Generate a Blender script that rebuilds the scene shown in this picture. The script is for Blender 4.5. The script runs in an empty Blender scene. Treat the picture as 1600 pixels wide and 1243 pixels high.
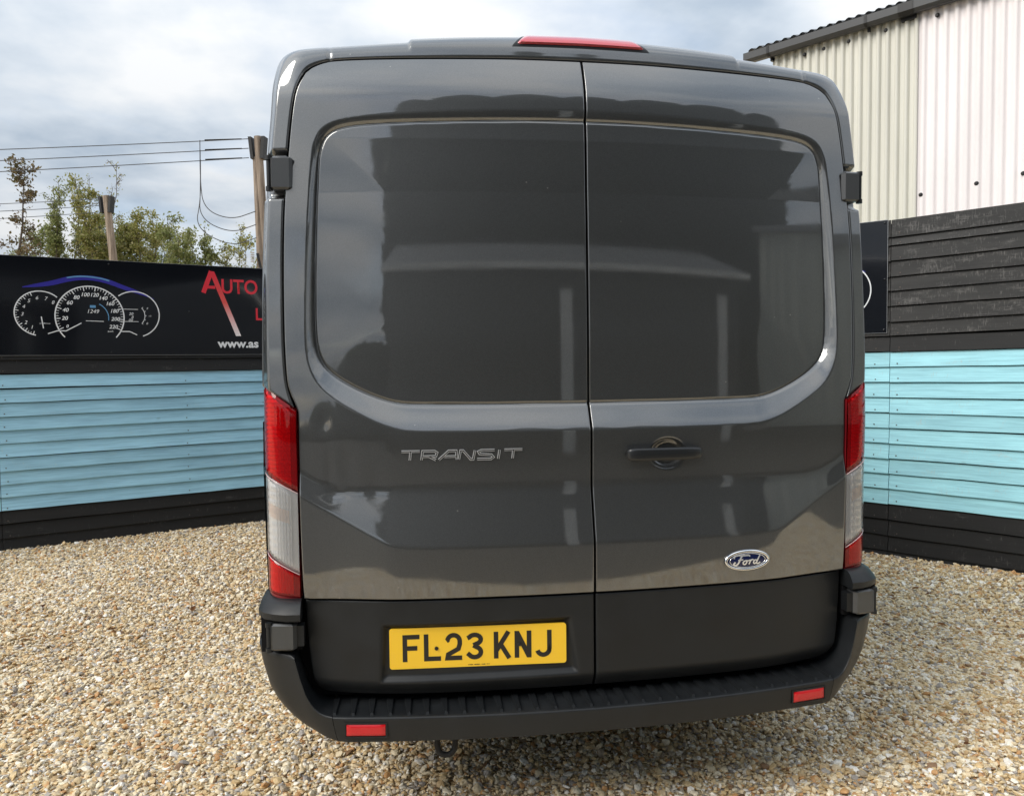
import bpy, bmesh, math, random
import numpy as np
from mathutils import Matrix, Vector

random.seed(7)
rng = np.random.default_rng(7)
sc = bpy.context.scene
COL = sc.collection
R = math.radians

# ------------------------------------------------------------------ camera
cam_d = bpy.data.cameras.new('camera')
cam = bpy.data.objects.new('camera', cam_d)
COL.objects.link(cam)
_yaw, _pit, _rol = 0.1495, 0.0464, -0.011
_f = np.array([math.sin(_yaw)*math.cos(_pit), math.cos(_yaw)*math.cos(_pit), -math.sin(_pit)])
_r = np.array([math.cos(_yaw), -math.sin(_yaw), 0.0])
_u = np.cross(_r, _f)
_r2 = math.cos(_rol)*_r + math.sin(_rol)*_u
_u2 = -math.sin(_rol)*_r + math.cos(_rol)*_u
M = Matrix(((_r2[0], _u2[0], -_f[0], -0.6353), (_r2[1], _u2[1], -_f[1], -2.4866),
            (_r2[2], _u2[2], -_f[2], 1.55), (0, 0, 0, 1)))
cam.matrix_world = M
cam_d.sensor_width = 36.0
cam_d.lens = 36.0*1218.41/1600.0
cam_d.clip_start = 0.05
cam_d.clip_end = 2000.0
sc.camera = cam

# ------------------------------------------------------------------ sky and sun
SUN_EL, SUN_AZ = R(42), R(243)        # azimuth clockwise from +y (north): behind the camera, to the left
world = bpy.data.worlds.new('World')
sc.world = world
world.use_nodes = True
wn, wl = world.node_tree.nodes, world.node_tree.links
wn.clear()
def N(nodes, t, **kw):
    n = nodes.new(t)
    for k, v in kw.items():
        setattr(n, k, v)
    return n
out = N(wn, 'ShaderNodeOutputWorld')
sky = N(wn, 'ShaderNodeTexSky', sky_type='NISHITA', sun_disc=False, sun_elevation=SUN_EL, sun_rotation=SUN_AZ)
sky.air_density, sky.dust_density = 1.0, 1.5
bg1 = N(wn, 'ShaderNodeBackground'); bg1.inputs[1].default_value = 0.13
wl.new(sky.outputs[0], bg1.inputs[0])
tc = N(wn, 'ShaderNodeTexCoord')
sep = N(wn, 'ShaderNodeSeparateXYZ'); wl.new(tc.outputs['Generated'], sep.inputs[0])
# project the view direction on a cloud layer overhead
zz = N(wn, 'ShaderNodeMath', operation='MAXIMUM'); wl.new(sep.outputs[2], zz.inputs[0]); zz.inputs[1].default_value = 0.0
za = N(wn, 'ShaderNodeMath', operation='ADD'); wl.new(zz.outputs[0], za.inputs[0]); za.inputs[1].default_value = 0.22
dx = N(wn, 'ShaderNodeMath', operation='DIVIDE'); wl.new(sep.outputs[0], dx.inputs[0]); wl.new(za.outputs[0], dx.inputs[1])
dy = N(wn, 'ShaderNodeMath', operation='DIVIDE'); wl.new(sep.outputs[1], dy.inputs[0]); wl.new(za.outputs[0], dy.inputs[1])
cb = N(wn, 'ShaderNodeCombineXYZ'); wl.new(dx.outputs[0], cb.inputs[0]); wl.new(dy.outputs[0], cb.inputs[1])
n1 = N(wn, 'ShaderNodeTexNoise'); n1.inputs['Scale'].default_value = 1.7; n1.inputs['Detail'].default_value = 7; n1.inputs['Roughness'].default_value = 0.52; n1.inputs['Distortion'].default_value = 0.35
wl.new(cb.outputs[0], n1.inputs['Vector'])
mp = N(wn, 'ShaderNodeMapping'); mp.inputs['Location'].default_value = (3.1, 7.7, 0); wl.new(cb.outputs[0], mp.inputs[0])
n2 = N(wn, 'ShaderNodeTexNoise'); n2.inputs['Scale'].default_value = 2.3; n2.inputs['Detail'].default_value = 6; n2.inputs['Roughness'].default_value = 0.5
wl.new(mp.outputs[0], n2.inputs['Vector'])
cover = N(wn, 'ShaderNodeValToRGB'); cover.color_ramp.elements[0].position = 0.28; cover.color_ramp.elements[1].position = 0.50
cover.color_ramp.elements[0].color = (0.55, 0.55, 0.55, 1); cover.color_ramp.elements[1].color = (1, 1, 1, 1)
wl.new(n1.outputs[0], cover.inputs[0])
shade = N(wn, 'ShaderNodeValToRGB')
shade.color_ramp.elements[0].position = 0.33; shade.color_ramp.elements[0].color = (0.46, 0.55, 0.66, 1)
shade.color_ramp.elements[1].position = 0.62; shade.color_ramp.elements[1].color = (0.93, 0.95, 0.97, 1)
e = shade.color_ramp.elements.new(0.48); e.color = (0.70, 0.77, 0.85, 1)
wl.new(n2.outputs[0], shade.inputs[0])
bg2 = N(wn, 'ShaderNodeBackground'); # an overcast sky is brighter overhead than at the horizon (CIE overcast)
gm = N(wn, 'ShaderNodeMath', operation='MULTIPLY_ADD'); wl.new(zz.outputs[0], gm.inputs[0]); gm.inputs[1].default_value = 0.50; gm.inputs[2].default_value = 0.42
wl.new(gm.outputs[0], bg2.inputs[1])
wl.new(shade.outputs[0], bg2.inputs[0])
mx = N(wn, 'ShaderNodeMixShader')
wl.new(cover.outputs[0], mx.inputs[0]); wl.new(bg1.outputs[0], mx.inputs[1]); wl.new(bg2.outputs[0], mx.inputs[2])
wl.new(mx.outputs[0], out.inputs[0])

sun_d = bpy.data.lights.new('sun', 'SUN'); sun_d.energy = 1.6; sun_d.angle = R(32); sun_d.color = (1.0, 0.95, 0.87)
sun = bpy.data.objects.new('sun', sun_d); COL.objects.link(sun)
_sd = Vector((math.sin(SUN_AZ)*math.cos(SUN_EL), math.cos(SUN_AZ)*math.cos(SUN_EL), math.sin(SUN_EL)))
sun.rotation_euler = _sd.to_track_quat('Z', 'Y').to_euler()
sun.location = _sd*40

sc.view_settings.view_transform = 'Standard'
sc.view_settings.look = 'None'
sc.view_settings.exposure = 0.84
sc.view_settings.gamma = 1.0
sc.render.engine = 'CYCLES'
sc.cycles.max_bounces = 8
sc.cycles.transparent_max_bounces = 12
sc.cycles.caustics_reflective = False
sc.cycles.caustics_refractive = False
sc.cycles.sample_clamp_indirect = 6.0
sc.cycles.use_denoising = True

# ------------------------------------------------------------------ helpers
def mesh_from(name, V, F, mat, parent=None, smooth=None, mats=None, fmat=None):
    """one mesh object from verts and faces; smooth = angle in degrees for sharp edges, None = flat"""
    me = bpy.data.meshes.new(name)
    me.from_pydata([tuple(map(float, v)) for v in V], [], [tuple(int(i) for i in f) for f in F])
    return finish(name, me, mat, parent, smooth)

def finish(name, me, mat, parent=None, smooth=None):
    me.update()
    if smooth is not None:
        me.polygons.foreach_set('use_smooth', [True]*len(me.polygons))
        if smooth < 180:
            me.set_sharp_from_angle(angle=R(smooth))
    if mat is not None:
        me.materials.append(mat)
    o = bpy.data.objects.new(name, me)
    COL.objects.link(o)
    if parent is not None:
        o.parent = parent
    return o

def grid_mesh(name, P, mat, parent=None, smooth=40, flip=False, close_u=False):
    """P: (nu, nv, 3) array of points"""
    nu, nv = P.shape[:2]
    V = P.reshape(-1, 3)
    idx = np.arange(nu*nv).reshape(nu, nv)
    if close_u:
        idx = np.vstack([idx, idx[:1]])
    a, b, c, d = idx[:-1, :-1], idx[1:, :-1], idx[1:, 1:], idx[:-1, 1:]
    Q = np.stack([a, b, c, d], -1).reshape(-1, 4)
    if flip:
        Q = Q[:, ::-1]
    me = bpy.data.meshes.new(name)
    me.vertices.add(len(V)); me.vertices.foreach_set('co', np.ascontiguousarray(V, dtype=np.float32).ravel())
    me.loops.add(Q.size); me.loops.foreach_set('vertex_index', np.ascontiguousarray(Q, dtype=np.int32).ravel())
    me.polygons.add(len(Q)); me.polygons.foreach_set('loop_start', np.arange(0, Q.size, 4, dtype=np.int32))
    me.update(calc_edges=True)
    return finish(name, me, mat, parent, smooth)

class MB:
    """collects simple shapes into ONE mesh"""
    def __init__(s): s.V, s.F = [], []
    def add(s, V, F):
        n = len(s.V); s.V += [tuple(v) for v in V]; s.F += [tuple(i+n for i in f) for f in F]; return s
    def box(s, lo, hi, T=None):
        x0, y0, z0 = lo; x1, y1, z1 = hi
        V = [(x0,y0,z0),(x1,y0,z0),(x1,y1,z0),(x0,y1,z0),(x0,y0,z1),(x1,y0,z1),(x1,y1,z1),(x0,y1,z1)]
        if T: V = [T(*v) for v in V]
        return s.add(V, [(3,2,1,0),(4,5,6,7),(0,1,5,4),(1,2,6,5),(2,3,7,6),(3,0,4,7)])
    def tube(s, pts, r, n=8, cap=True):
        pts = [Vector(p) for p in pts]
        rs = r if isinstance(r, (list, tuple)) else [r]*len(pts)
        V, F = [], []
        ref = None
        for i, p in enumerate(pts):
            t = (pts[min(i+1, len(pts)-1)] - pts[max(i-1, 0)])
            t = t.normalized() if t.length > 1e-9 else Vector((0, 0, 1))
            if ref is None:
                ref = t.orthogonal().normalized()
            ref = (ref - t*ref.dot(t))
            ref = ref.normalized() if ref.length > 1e-6 else t.orthogonal().normalized()
            b = t.cross(ref)
            for k in range(n):
                a = 2*math.pi*k/n
                V.append(p + (ref*math.cos(a) + b*math.sin(a))*rs[i])
        for i in range(len(pts)-1):
            for k in range(n):
                k2 = (k+1) % n
                F.append((i*n+k, i*n+k2, (i+1)*n+k2, (i+1)*n+k))
        if cap:
            F.append(tuple(range(n))[::-1]); F.append(tuple((len(pts)-1)*n+k for k in range(n)))
        return s.add(V, F)
    def prism(s, poly, T, d):
        """poly: 2-D outline; T(u, v, w) maps to 3-D; extruded from w=0 to w=d"""
        n = len(poly)
        V = [T(u, v, 0) for u, v in poly] + [T(u, v, d) for u, v in poly]
        F = [tuple(range(n))[::-1], tuple(range(n, 2*n))] + [(i, (i+1) % n, n+(i+1) % n, n+i) for i in range(n)]
        return s.add(V, F)
    def ribbon(s, pts, w, T, d, closed=False):
        """flat stroke of width w along 2-D pts, extruded by d"""
        P = np.array(pts, float); n = len(P)
        L, Rr = [], []
        for i in range(n):
            if closed: a, b = P[i-1], P[(i+1) % n]; t1 = P[i]-a; t2 = b-P[i]
            else:
                t1 = P[i]-P[i-1] if i > 0 else P[1]-P[0]
                t2 = P[i+1]-P[i] if i < n-1 else P[-1]-P[-2]
            t1 = t1/ (np.linalg.norm(t1)+1e-12); t2 = t2/(np.linalg.norm(t2)+1e-12)
            n1_ = np.array([-t1[1], t1[0]]); n2_ = np.array([-t2[1], t2[0]])
            m = n1_+n2_; m = m/(np.linalg.norm(m)+1e-12)
            k = 1.0/max(0.5, float(m @ n1_))
            L.append(P[i]+m*w/2*k); Rr.append(P[i]-m*w/2*k)
        V = [T(*p, 0) for p in L]+[T(*p, 0) for p in Rr]+[T(*p, d) for p in L]+[T(*p, d) for p in Rr]
        F = []
        rngi = range(n) if closed else range(n-1)
        for i in rngi:
            j = (i+1) % n
            F += [(2*n+i, 3*n+i, 3*n+j, 2*n+j), (i, j, n+j, n+i), (i, 2*n+i, 2*n+j, j), (n+i, n+j, 3*n+j, 3*n+i)]
        if not closed:
            F += [(0, n, 3*n, 2*n), (n-1, 3*n-1, 4*n-1, 2*n-1)]
        return s.add(V, F)
    def build(s, name, mat, parent=None, smooth=None, fix=True):
        me = bpy.data.meshes.new(name)
        me.from_pydata([tuple(map(float, v)) for v in s.V], [], s.F)
        if fix:
            bm = bmesh.new(); bm.from_mesh(me); bmesh.ops.recalc_face_normals(bm, faces=bm.faces); bm.to_mesh(me); bm.free()
        return finish(name, me, mat, parent, smooth)

def tag(o, label=None, cat=None, group=None, kind=None):
    if label: o['label'] = label
    if cat: o['category'] = cat
    if group: o['group'] = group
    if kind: o['kind'] = kind
    return o

def empty(name, loc=(0, 0, 0)):
    o = bpy.data.objects.new(name, None); COL.objects.link(o); o.location = loc
    o.empty_display_size = 0.2
    return o

def catmull(pts, n, closed=False):
    P = np.array(pts, float)
    if closed: Q = np.vstack([P[-1:], P, P[:2]])
    else: Q = np.vstack([2*P[0]-P[1], P, 2*P[-1]-P[-2]])
    res = []
    for i in range(1, len(Q)-2):
        p0, p1, p2, p3 = Q[i-1], Q[i], Q[i+1], Q[i+2]
        # centripetal-ish: finite tangents limited by chord
        for t in np.linspace(0, 1, 12, endpoint=False):
            res.append(0.5*((2*p1)+(-p0+p2)*t+(2*p0-5*p1+4*p2-p3)*t*t+(-p0+3*p1-3*p2+p3)*t**3))
    res.append(Q[-2])
    res = np.array(res)
    return resample(res, n)

def resample(P, n):
    P = np.array(P, float)
    d = np.r_[0, np.cumsum(np.linalg.norm(np.diff(P, axis=0), axis=1))]
    t = np.linspace(0, d[-1], n)
    return np.stack([np.interp(t, d, P[:, k]) for k in range(P.shape[1])], -1)

def chaikin(P, it=2):
    P = np.array(P, float)
    for _ in range(it):
        Q = [P[0]]
        for a, b in zip(P[:-1], P[1:]):
            Q += [0.75*a+0.25*b, 0.25*a+0.75*b]
        Q.append(P[-1]); P = np.array(Q)
    return P

def text_mesh(body, size, T, depth, name, mat, parent, bold=0.0, shear=0.0, align='LEFT', xs=1.0):
    cu = bpy.data.curves.new('text', 'FONT')
    cu.body = body; cu.size = size; cu.offset = bold; cu.shear = shear; cu.align_x = align
    cu.resolution_u = 4
    ob = bpy.data.objects.new('text', cu); COL.objects.link(ob)
    dg = bpy.context.evaluated_depsgraph_get(); dg.update()
    me = bpy.data.meshes.new_from_object(ob.evaluated_get(dg))
    bpy.data.objects.remove(ob); bpy.data.curves.remove(cu)
    for v in me.vertices:
        v.co = Vector(T(v.co.x*xs, v.co.y, depth))
    me.name = name
    me.materials.clear()
    return finish(name, me, mat, parent)

# ------------------------------------------------------------------ materials
def mat_new(name):
    m = bpy.data.materials.new(name); m.use_nodes = True
    nt = m.node_tree
    return m, nt.nodes, nt.links, nt.nodes['Principled BSDF']

def ramp(nodes, stops, interp='LINEAR'):
    r_ = nodes.new('ShaderNodeValToRGB'); cr = r_.color_ramp; cr.interpolation = interp
    cr.elements[0].position, cr.elements[0].color = stops[0][0], (*stops[0][1], 1)
    cr.elements[1].position, cr.elements[1].color = stops[-1][0], (*stops[-1][1], 1)
    for p, c in stops[1:-1]:
        e_ = cr.elements.new(p); e_.color = (*c, 1)
    return r_

def noise(nodes, links, scale, detail=4, rough=0.5, vec=None, mscale=None):
    n = nodes.new('ShaderNodeTexNoise'); n.inputs['Scale'].default_value = scale
    n.inputs['Detail'].default_value = detail; n.inputs['Roughness'].default_value = rough
    if mscale is not None:
        m = nodes.new('ShaderNodeMapping'); m.inputs['Scale'].default_value = mscale
        links.new(vec, m.inputs[0]); links.new(m.outputs[0], n.inputs['Vector'])
    elif vec is not None:
        links.new(vec, n.inputs['Vector'])
    return n

def bump(nodes, links, src, bsdf, strength, dist):
    b = nodes.new('ShaderNodeBump'); b.inputs['Strength'].default_value = strength; b.inputs['Distance'].default_value = dist
    links.new(src, b.inputs['Height']); links.new(b.outputs[0], bsdf.inputs['Normal']); return b

def simple(name, col, rough=0.5, metal=0.0, coat=0.0, spec=0.5, bmp=None):
    m, n, l, b = mat_new(name)
    b.inputs['Base Color'].default_value = (*col, 1); b.inputs['Roughness'].default_value = rough
    b.inputs['Metallic'].default_value = metal; b.inputs['Coat Weight'].default_value = coat
    b.inputs['Specular IOR Level'].default_value = spec
    if bmp:
        tcn = n.new('ShaderNodeTexCoord')
        nz = noise(n, l, bmp[0], 3, 0.5, tcn.outputs['Object'])
        bump(n, l, nz.outputs[0], b, bmp[1], bmp[2])
    return m

def make_paint():
    m, n, l, b = mat_new('car_paint')
    tcn = n.new('ShaderNodeTexCoord')
    fl = n.new('ShaderNodeTexVoronoi'); fl.inputs['Scale'].default_value = 900; l.new(tcn.outputs['Object'], fl.inputs['Vector'])
    r_ = ramp(n, [(0.0, (0.070, 0.072, 0.0725)), (1.0, (0.120, 0.123, 0.124))])
    l.new(fl.outputs['Color'], r_.inputs[0]); 
    # brownish reflection of the gravel, tinted into the colour low down, patchy
    sp = n.new('ShaderNodeSeparateXYZ'); l.new(tcn.outputs['Object'], sp.inputs[0])
    mr = n.new('ShaderNodeMapRange'); mr.inputs[1].default_value = 1.0; mr.inputs[2].default_value = 0.78; mr.inputs[3].default_value = 0.0; mr.inputs[4].default_value = 1.0
    l.new(sp.outputs[2], mr.inputs[0])
    nz = noise(n, l, 9, 6, 0.6, tcn.outputs['Object'])
    mu = n.new('ShaderNodeMath'); mu.operation = 'MULTIPLY'; l.new(mr.outputs[0], mu.inputs[0]); l.new(nz.outputs[0], mu.inputs[1])
    mu2 = n.new('ShaderNodeMath'); mu2.operation = 'MULTIPLY'; l.new(mu.outputs[0], mu2.inputs[0]); mu2.inputs[1].default_value = 0.35
    mix = n.new('ShaderNodeMix'); mix.data_type = 'RGBA'
    l.new(mu2.outputs[0], mix.inputs[0]); l.new(r_.outputs[0], mix.inputs[6]); mix.inputs[7].default_value = (0.12, 0.10, 0.075, 1)
    vs = n.new('ShaderNodeTexVoronoi'); vs.inputs['Scale'].default_value = 16; l.new(tcn.outputs['Object'], vs.inputs['Vector'])
    sr = n.new('ShaderNodeMapRange'); sr.inputs[1].default_value = 0.055; sr.inputs[2].default_value = 0.035; l.new(vs.outputs['Distance'], sr.inputs[0])
    sc2 = n.new('ShaderNodeSeparateColor'); l.new(vs.outputs['Color'], sc2.inputs[0])
    gt = n.new('ShaderNodeMath'); gt.operation = 'GREATER_THAN'; gt.inputs[1].default_value = 0.80; l.new(sc2.outputs[0], gt.inputs[0])
    sm_ = n.new('ShaderNodeMath'); sm_.operation = 'MULTIPLY'; l.new(sr.outputs[0], sm_.inputs[0]); l.new(gt.outputs[0], sm_.inputs[1])
    sm2 = n.new('ShaderNodeMath'); sm2.operation = 'MULTIPLY'; l.new(sm_.outputs[0], sm2.inputs[0]); sm2.inputs[1].default_value = 0.55
    mixs = n.new('ShaderNodeMix'); mixs.data_type = 'RGBA'; l.new(sm2.outputs[0], mixs.inputs[0]); l.new(mix.outputs[2], mixs.inputs[6]); mixs.inputs[7].default_value = (0.33, 0.32, 0.29, 1)
    l.new(mixs.outputs[2], b.inputs['Base Color'])
    b.inputs['Metallic'].default_value = 0.82
    b.inputs['Roughness'].default_value = 0.42
    b.inputs['Coat Weight'].default_value = 1.0
    b.inputs['Coat IOR'].default_value = 2.05
    # faint wipe marks in the clear coat
    nz2 = noise(n, l, 14, 5, 0.65, tcn.outputs['Object'], (1, 1, 2.2))
    mr2 = n.new('ShaderNodeMapRange'); mr2.inputs[1].default_value = 0.4; mr2.inputs[2].default_value = 0.75; mr2.inputs[3].default_value = 0.02; mr2.inputs[4].default_value = 0.07
    l.new(nz2.outputs[0], mr2.inputs[0]); l.new(mr2.outputs[0], b.inputs['Coat Roughness'])
    nz3 = noise(n, l, 260, 2, 0.5, tcn.outputs['Object'])
    bb = n.new('ShaderNodeBump'); bb.inputs['Strength'].default_value = 0.03; bb.inputs['Distance'].default_value = 0.0004
    l.new(nz3.outputs[0], bb.inputs['Height']); l.new(bb.outputs[0], b.inputs['Coat Normal'])
    return m

def make_plastic(name, col, rough):
    m, n, l, b = mat_new(name)
    tcn = n.new('ShaderNodeTexCoord')
    nz = noise(n, l, 7, 6, 0.62, tcn.outputs['Object'])
    r_ = ramp(n, [(0.3, tuple(c*0.85 for c in col)), (0.75, tuple(c*1.35 for c in col))])
    l.new(nz.outputs[0], r_.inputs[0]); l.new(r_.outputs[0], b.inputs['Base Color'])
    mr = n.new('ShaderNodeMapRange'); mr.inputs[1].default_value = 0.3; mr.inputs[2].default_value = 0.7
    mr.inputs[3].default_value = rough-0.07; mr.inputs[4].default_value = rough+0.1
    l.new(nz.outputs[0], mr.inputs[0]); l.new(mr.outputs[0], b.inputs['Roughness'])
    b.inputs['Specular IOR Level'].default_value = 0.36
    g = noise(n, l, 900, 2, 0.5, tcn.outputs['Object'])
    bump(n, l, g.outputs[0], b, 0.25, 0.0006)
    return m

def make_wood(name, base, wear, wear_amt, knots=True, streak=1.0, w0=0.335, w1=0.43, blotv=0.86):
    """painted timber board: object x runs along the grain"""
    m, n, l, b = mat_new(name)
    tcn = n.new('ShaderNodeTexCoord'); oi = n.new('ShaderNodeObjectInfo')
    off = n.new('ShaderNodeVectorMath'); off.operation = 'ADD'
    sc_ = n.new('ShaderNodeVectorMath'); sc_.operation = 'SCALE'; sc_.inputs[3].default_value = 37.0
    cbn = n.new('ShaderNodeCombineXYZ')
    for k in range(3): l.new(oi.outputs['Random'], cbn.inputs[k])
    l.new(cbn.outputs[0], sc_.inputs[0]); l.new(tcn.outputs['Object'], off.inputs[0]); l.new(sc_.outputs[0], off.inputs[1])
    v = off.outputs[0]
    grain = noise(n, l, 60, 5, 0.6, v, (0.05, 1, 1.2))
    blot = noise(n, l, 3.2, 5, 0.6, v, (0.6, 1, 2.2))
    # base variation board by board
    hv = n.new('ShaderNodeHueSaturation'); hv.inputs['Color'].default_value = (*base, 1)
    mr = n.new('ShaderNodeMapRange'); mr.inputs[3].default_value = 0.90; mr.inputs[4].default_value = 1.08
    l.new(oi.outputs['Random'], mr.inputs[0]); l.new(mr.outputs[0], hv.inputs['Value'])
    m1 = n.new('ShaderNodeMix'); m1.data_type = 'RGBA'; m1.blend_type = 'MULTIPLY'; m1.inputs[0].default_value = 1.0
    r1 = ramp(n, [(0.30, (blotv, blotv+.01, blotv+.02)), (0.62, (1.05, 1.05, 1.04))]); l.new(blot.outputs[0], r1.inputs[0])
    l.new(hv.outputs[0], m1.inputs[6]); l.new(r1.outputs[0], m1.inputs[7])
    m2 = n.new('ShaderNodeMix'); m2.data_type = 'RGBA'; m2.blend_type = 'MULTIPLY'; m2.inputs[0].default_value = streak
    r2 = ramp(n, [(0.35, (0.82, 0.83, 0.84)), (0.6, (1.05, 1.05, 1.05))]); l.new(grain.outputs[0], r2.inputs[0])
    l.new(m1.outputs[2], m2.inputs[6]); l.new(r2.outputs[0], m2.inputs[7])
    # worn patches where the paint is thin
    wn_ = noise(n, l, 5.5, 8, 0.72, v, (1, 1, 2.0)); fine = noise(n, l, 55, 5, 0.75, v, (0.14, 1, 1.0)); fine2 = noise(n, l, 120, 2, 0.6, v, (1.0, 1, 0.10))
    fa = n.new('ShaderNodeMath'); fa.operation = 'MAXIMUM'; l.new(fine.outputs[0], fa.inputs[0]); l.new(fine2.outputs[0], fa.inputs[1])
    wa = n.new('ShaderNodeMath'); wa.operation = 'MULTIPLY'; l.new(wn_.outputs[0], wa.inputs[0]); l.new(fa.outputs[0], wa.inputs[1])
    wr = n.new('ShaderNodeMapRange'); wr.inputs[1].default_value = w0; wr.inputs[2].default_value = w1; wr.inputs[3].default_value = 0.0; wr.inputs[4].default_value = wear_amt
    l.new(wa.outputs[0], wr.inputs[0])
    m3 = n.new('ShaderNodeMix'); m3.data_type = 'RGBA'; l.new(wr.outputs[0], m3.inputs[0])
    l.new(m2.outputs[2], m3.inputs[6]); m3.inputs[7].default_value = (*wear, 1)
    last = m3.outputs[2]
    if knots:
        vo = n.new('ShaderNodeTexVoronoi'); vo.inputs['Scale'].default_value = 2.1
        mpn = n.new('ShaderNodeMapping'); mpn.inputs['Scale'].default_value = (1.0, 1.0, 1.6); l.new(v, mpn.inputs[0]); l.new(mpn.outputs[0], vo.inputs['Vector'])
        kr = n.new('ShaderNodeMapRange'); kr.inputs[1].default_value = 0.05; kr.inputs[2].default_value = 0.025; kr.inputs[3].default_value = 0.0; kr.inputs[4].default_value = 0.45
        l.new(vo.outputs['Distance'], kr.inputs[0])
        m4 = n.new('ShaderNodeMix'); m4.data_type = 'RGBA'; l.new(kr.outputs[0], m4.inputs[0]); l.new(last, m4.inputs[6])
        m4.inputs[7].default_value = (base[0]*0.5+0.02, base[1]*0.5+0.015, base[2]*0.5+0.01, 1)
        last = m4.outputs[2]
    l.new(last, b.inputs['Base Color'])
    b.inputs['Roughness'].default_value = 0.62
    b.inputs['Specular IOR Level'].default_value = 0.35
    bump(n, l, grain.outputs[0], b, 0.35, 0.0015)
    return m

def make_lens(name, col, rough=0.03, diff=0.0):
    m = bpy.data.materials.new(name); m.use_nodes = True
    n, l = m.node_tree.nodes, m.node_tree.links; n.clear()
    o_ = n.new('ShaderNodeOutputMaterial'); t = n.new('ShaderNodeBsdfTransparent'); t.inputs[0].default_value = (*col, 1)
    g = n.new('ShaderNodeBsdfGlossy'); g.inputs['Roughness'].default_value = rough
    fr = n.new('ShaderNodeFresnel'); fr.inputs[0].default_value = 1.49
    mxs = n.new('ShaderNodeMixShader'); l.new(fr.outputs[0], mxs.inputs[0]); l.new(t.outputs[0], mxs.inputs[1]); l.new(g.outputs[0], mxs.inputs[2])
    if diff > 0:
        df = n.new('ShaderNodeBsdfDiffuse'); df.inputs[0].default_value = ((col[0]*.9, col[1]*.5, col[2]*.5, 1) if col[1] < .5 else (.95, .95, .95, 1))
        m2_ = n.new('ShaderNodeMixShader'); m2_.inputs[0].default_value = diff; l.new(t.outputs[0], m2_.inputs[1]); l.new(df.outputs[0], m2_.inputs[2]); l.new(m2_.outputs[0], mxs.inputs[1])
    l.new(mxs.outputs[0], o_.inputs[0])
    return m

PAINT = make_paint()
PLASTIC = make_plastic('black_plastic', (0.0105, 0.0118, 0.0132), 0.44)
CLAD = make_plastic('cladding_plastic', (0.0115, 0.0126, 0.0138), 0.42)
RUBBER = simple('rubber_black', (0.008, 0.008, 0.009), 0.75)
GAPMAT = simple('dark_gap', (0.006, 0.006, 0.007), 0.85, spec=0.2)
CHROME = simple('chrome', (0.82, 0.83, 0.85), 0.10, 1.0)
CHROME_S = simple('satin_chrome', (0.86, 0.87, 0.89), 0.32, 0.7)
SATIN = simple('satin_hinge_metal', (0.060, 0.063, 0.066), 0.38, 0.3, 0.3)
LENS_RED = make_lens('lens_red', (1.0, 0.020, 0.035), diff=0.16)
LENS_DRED = make_lens('lens_dark_red', (0.50, 0.012, 0.025))
LENS_CLEAR = make_lens('lens_clear', (0.99, 0.99, 0.99), diff=0.22)
REFLECTOR = simple('lamp_reflector', (0.97, 0.97, 0.98), 0.22, 0.40)
REFLECTOR_W = simple('lamp_reflector_white', (0.95, 0.94, 0.93), 0.35, 0.0)
AMBER = simple('amber_bulb', (0.86, 0.62, 0.47), 0.3)
LAMPBACK = simple('lamp_housing', (0.20, 0.010, 0.015), 0.3)
LAMPGREY = simple('lamp_housing_grey', (0.60, 0.60, 0.61), 0.3, 0.3)
REFLEX = simple('reflex_red', (0.52, 0.008, 0.014), 0.25, 0.0, 0.3)
BLUE_EN = simple('emblem_blue', (0.006, 0.012, 0.060), 0.22, 0.0, 0.2)
PLATE_Y = simple('plate_yellow', (0.90, 0.55, 0.02), 0.28, 0.0, 0.4)
PLATE_K = simple('plate_black', (0.012, 0.011, 0.010), 0.35)
SIGN_K = simple('sign_black', (0.006, 0.007, 0.010), 0.10, 0.0, 0.1)
SIGN_W = simple('sign_white_print', (0.80, 0.82, 0.84), 0.3)
SIGN_R = simple('sign_red_print', (0.72, 0.035, 0.055), 0.3)
SIGN_B = simple('sign_blue_print', (0.035, 0.030, 0.30), 0.3)
SIGN_LB = simple('sign_light_blue_print', (0.13, 0.32, 0.55), 0.3)
EDGE = simple('sign_edge', (0.35, 0.36, 0.37), 0.35, 0.5)
BLUE_L = make_wood('pale_blue_boards', (0.340, 0.615, 0.780), (0.42, 0.58, 0.62), 0.35, blotv=.90)
BLUE_R = make_wood('aqua_boards', (0.355, 0.700, 0.800), (0.45, 0.42, 0.38), 0.30, blotv=.90)
BLACK_B = make_wood('black_boards', (0.0125, 0.0125, 0.013), (0.13, 0.125, 0.12), 0.35, streak=1.0)
BLACK_W = make_wood('weathered_black_boards', (0.026, 0.0255, 0.025), (0.24, 0.23, 0.22), 0.5, streak=1.0, w0=.28, w1=.47, blotv=.6)
NAIL = simple('nail_steel', (0.12, 0.10, 0.09), 0.5, 0.6)

# ------------------------------------------------------------------ the van: rear surface
K = 0.085
_zt = np.linspace(0.2, 3.0, 1401)
_yt = np.interp(_zt, [0.2, 0.48, 0.8, 1.14, 1.32, 1.6, 2.0, 2.42, 2.47, 2.53, 2.60, 2.66, 2.8], [-0.004, -0.004, -0.002, -0.006, -0.012, -0.002, 0.018, 0.047, 0.062, 0.088, 0.125, 0.17, 0.30])
_g = np.exp(-0.5*(np.linspace(-3, 3, 61))**2); _g /= _g.sum()
_yt = np.convolve(np.pad(_yt, 30, mode='edge'), _g, 'valid')       # sigma 20 mm
def S0(a, z):
    return np.interp(z, _zt, _yt) + K*a*a

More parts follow.
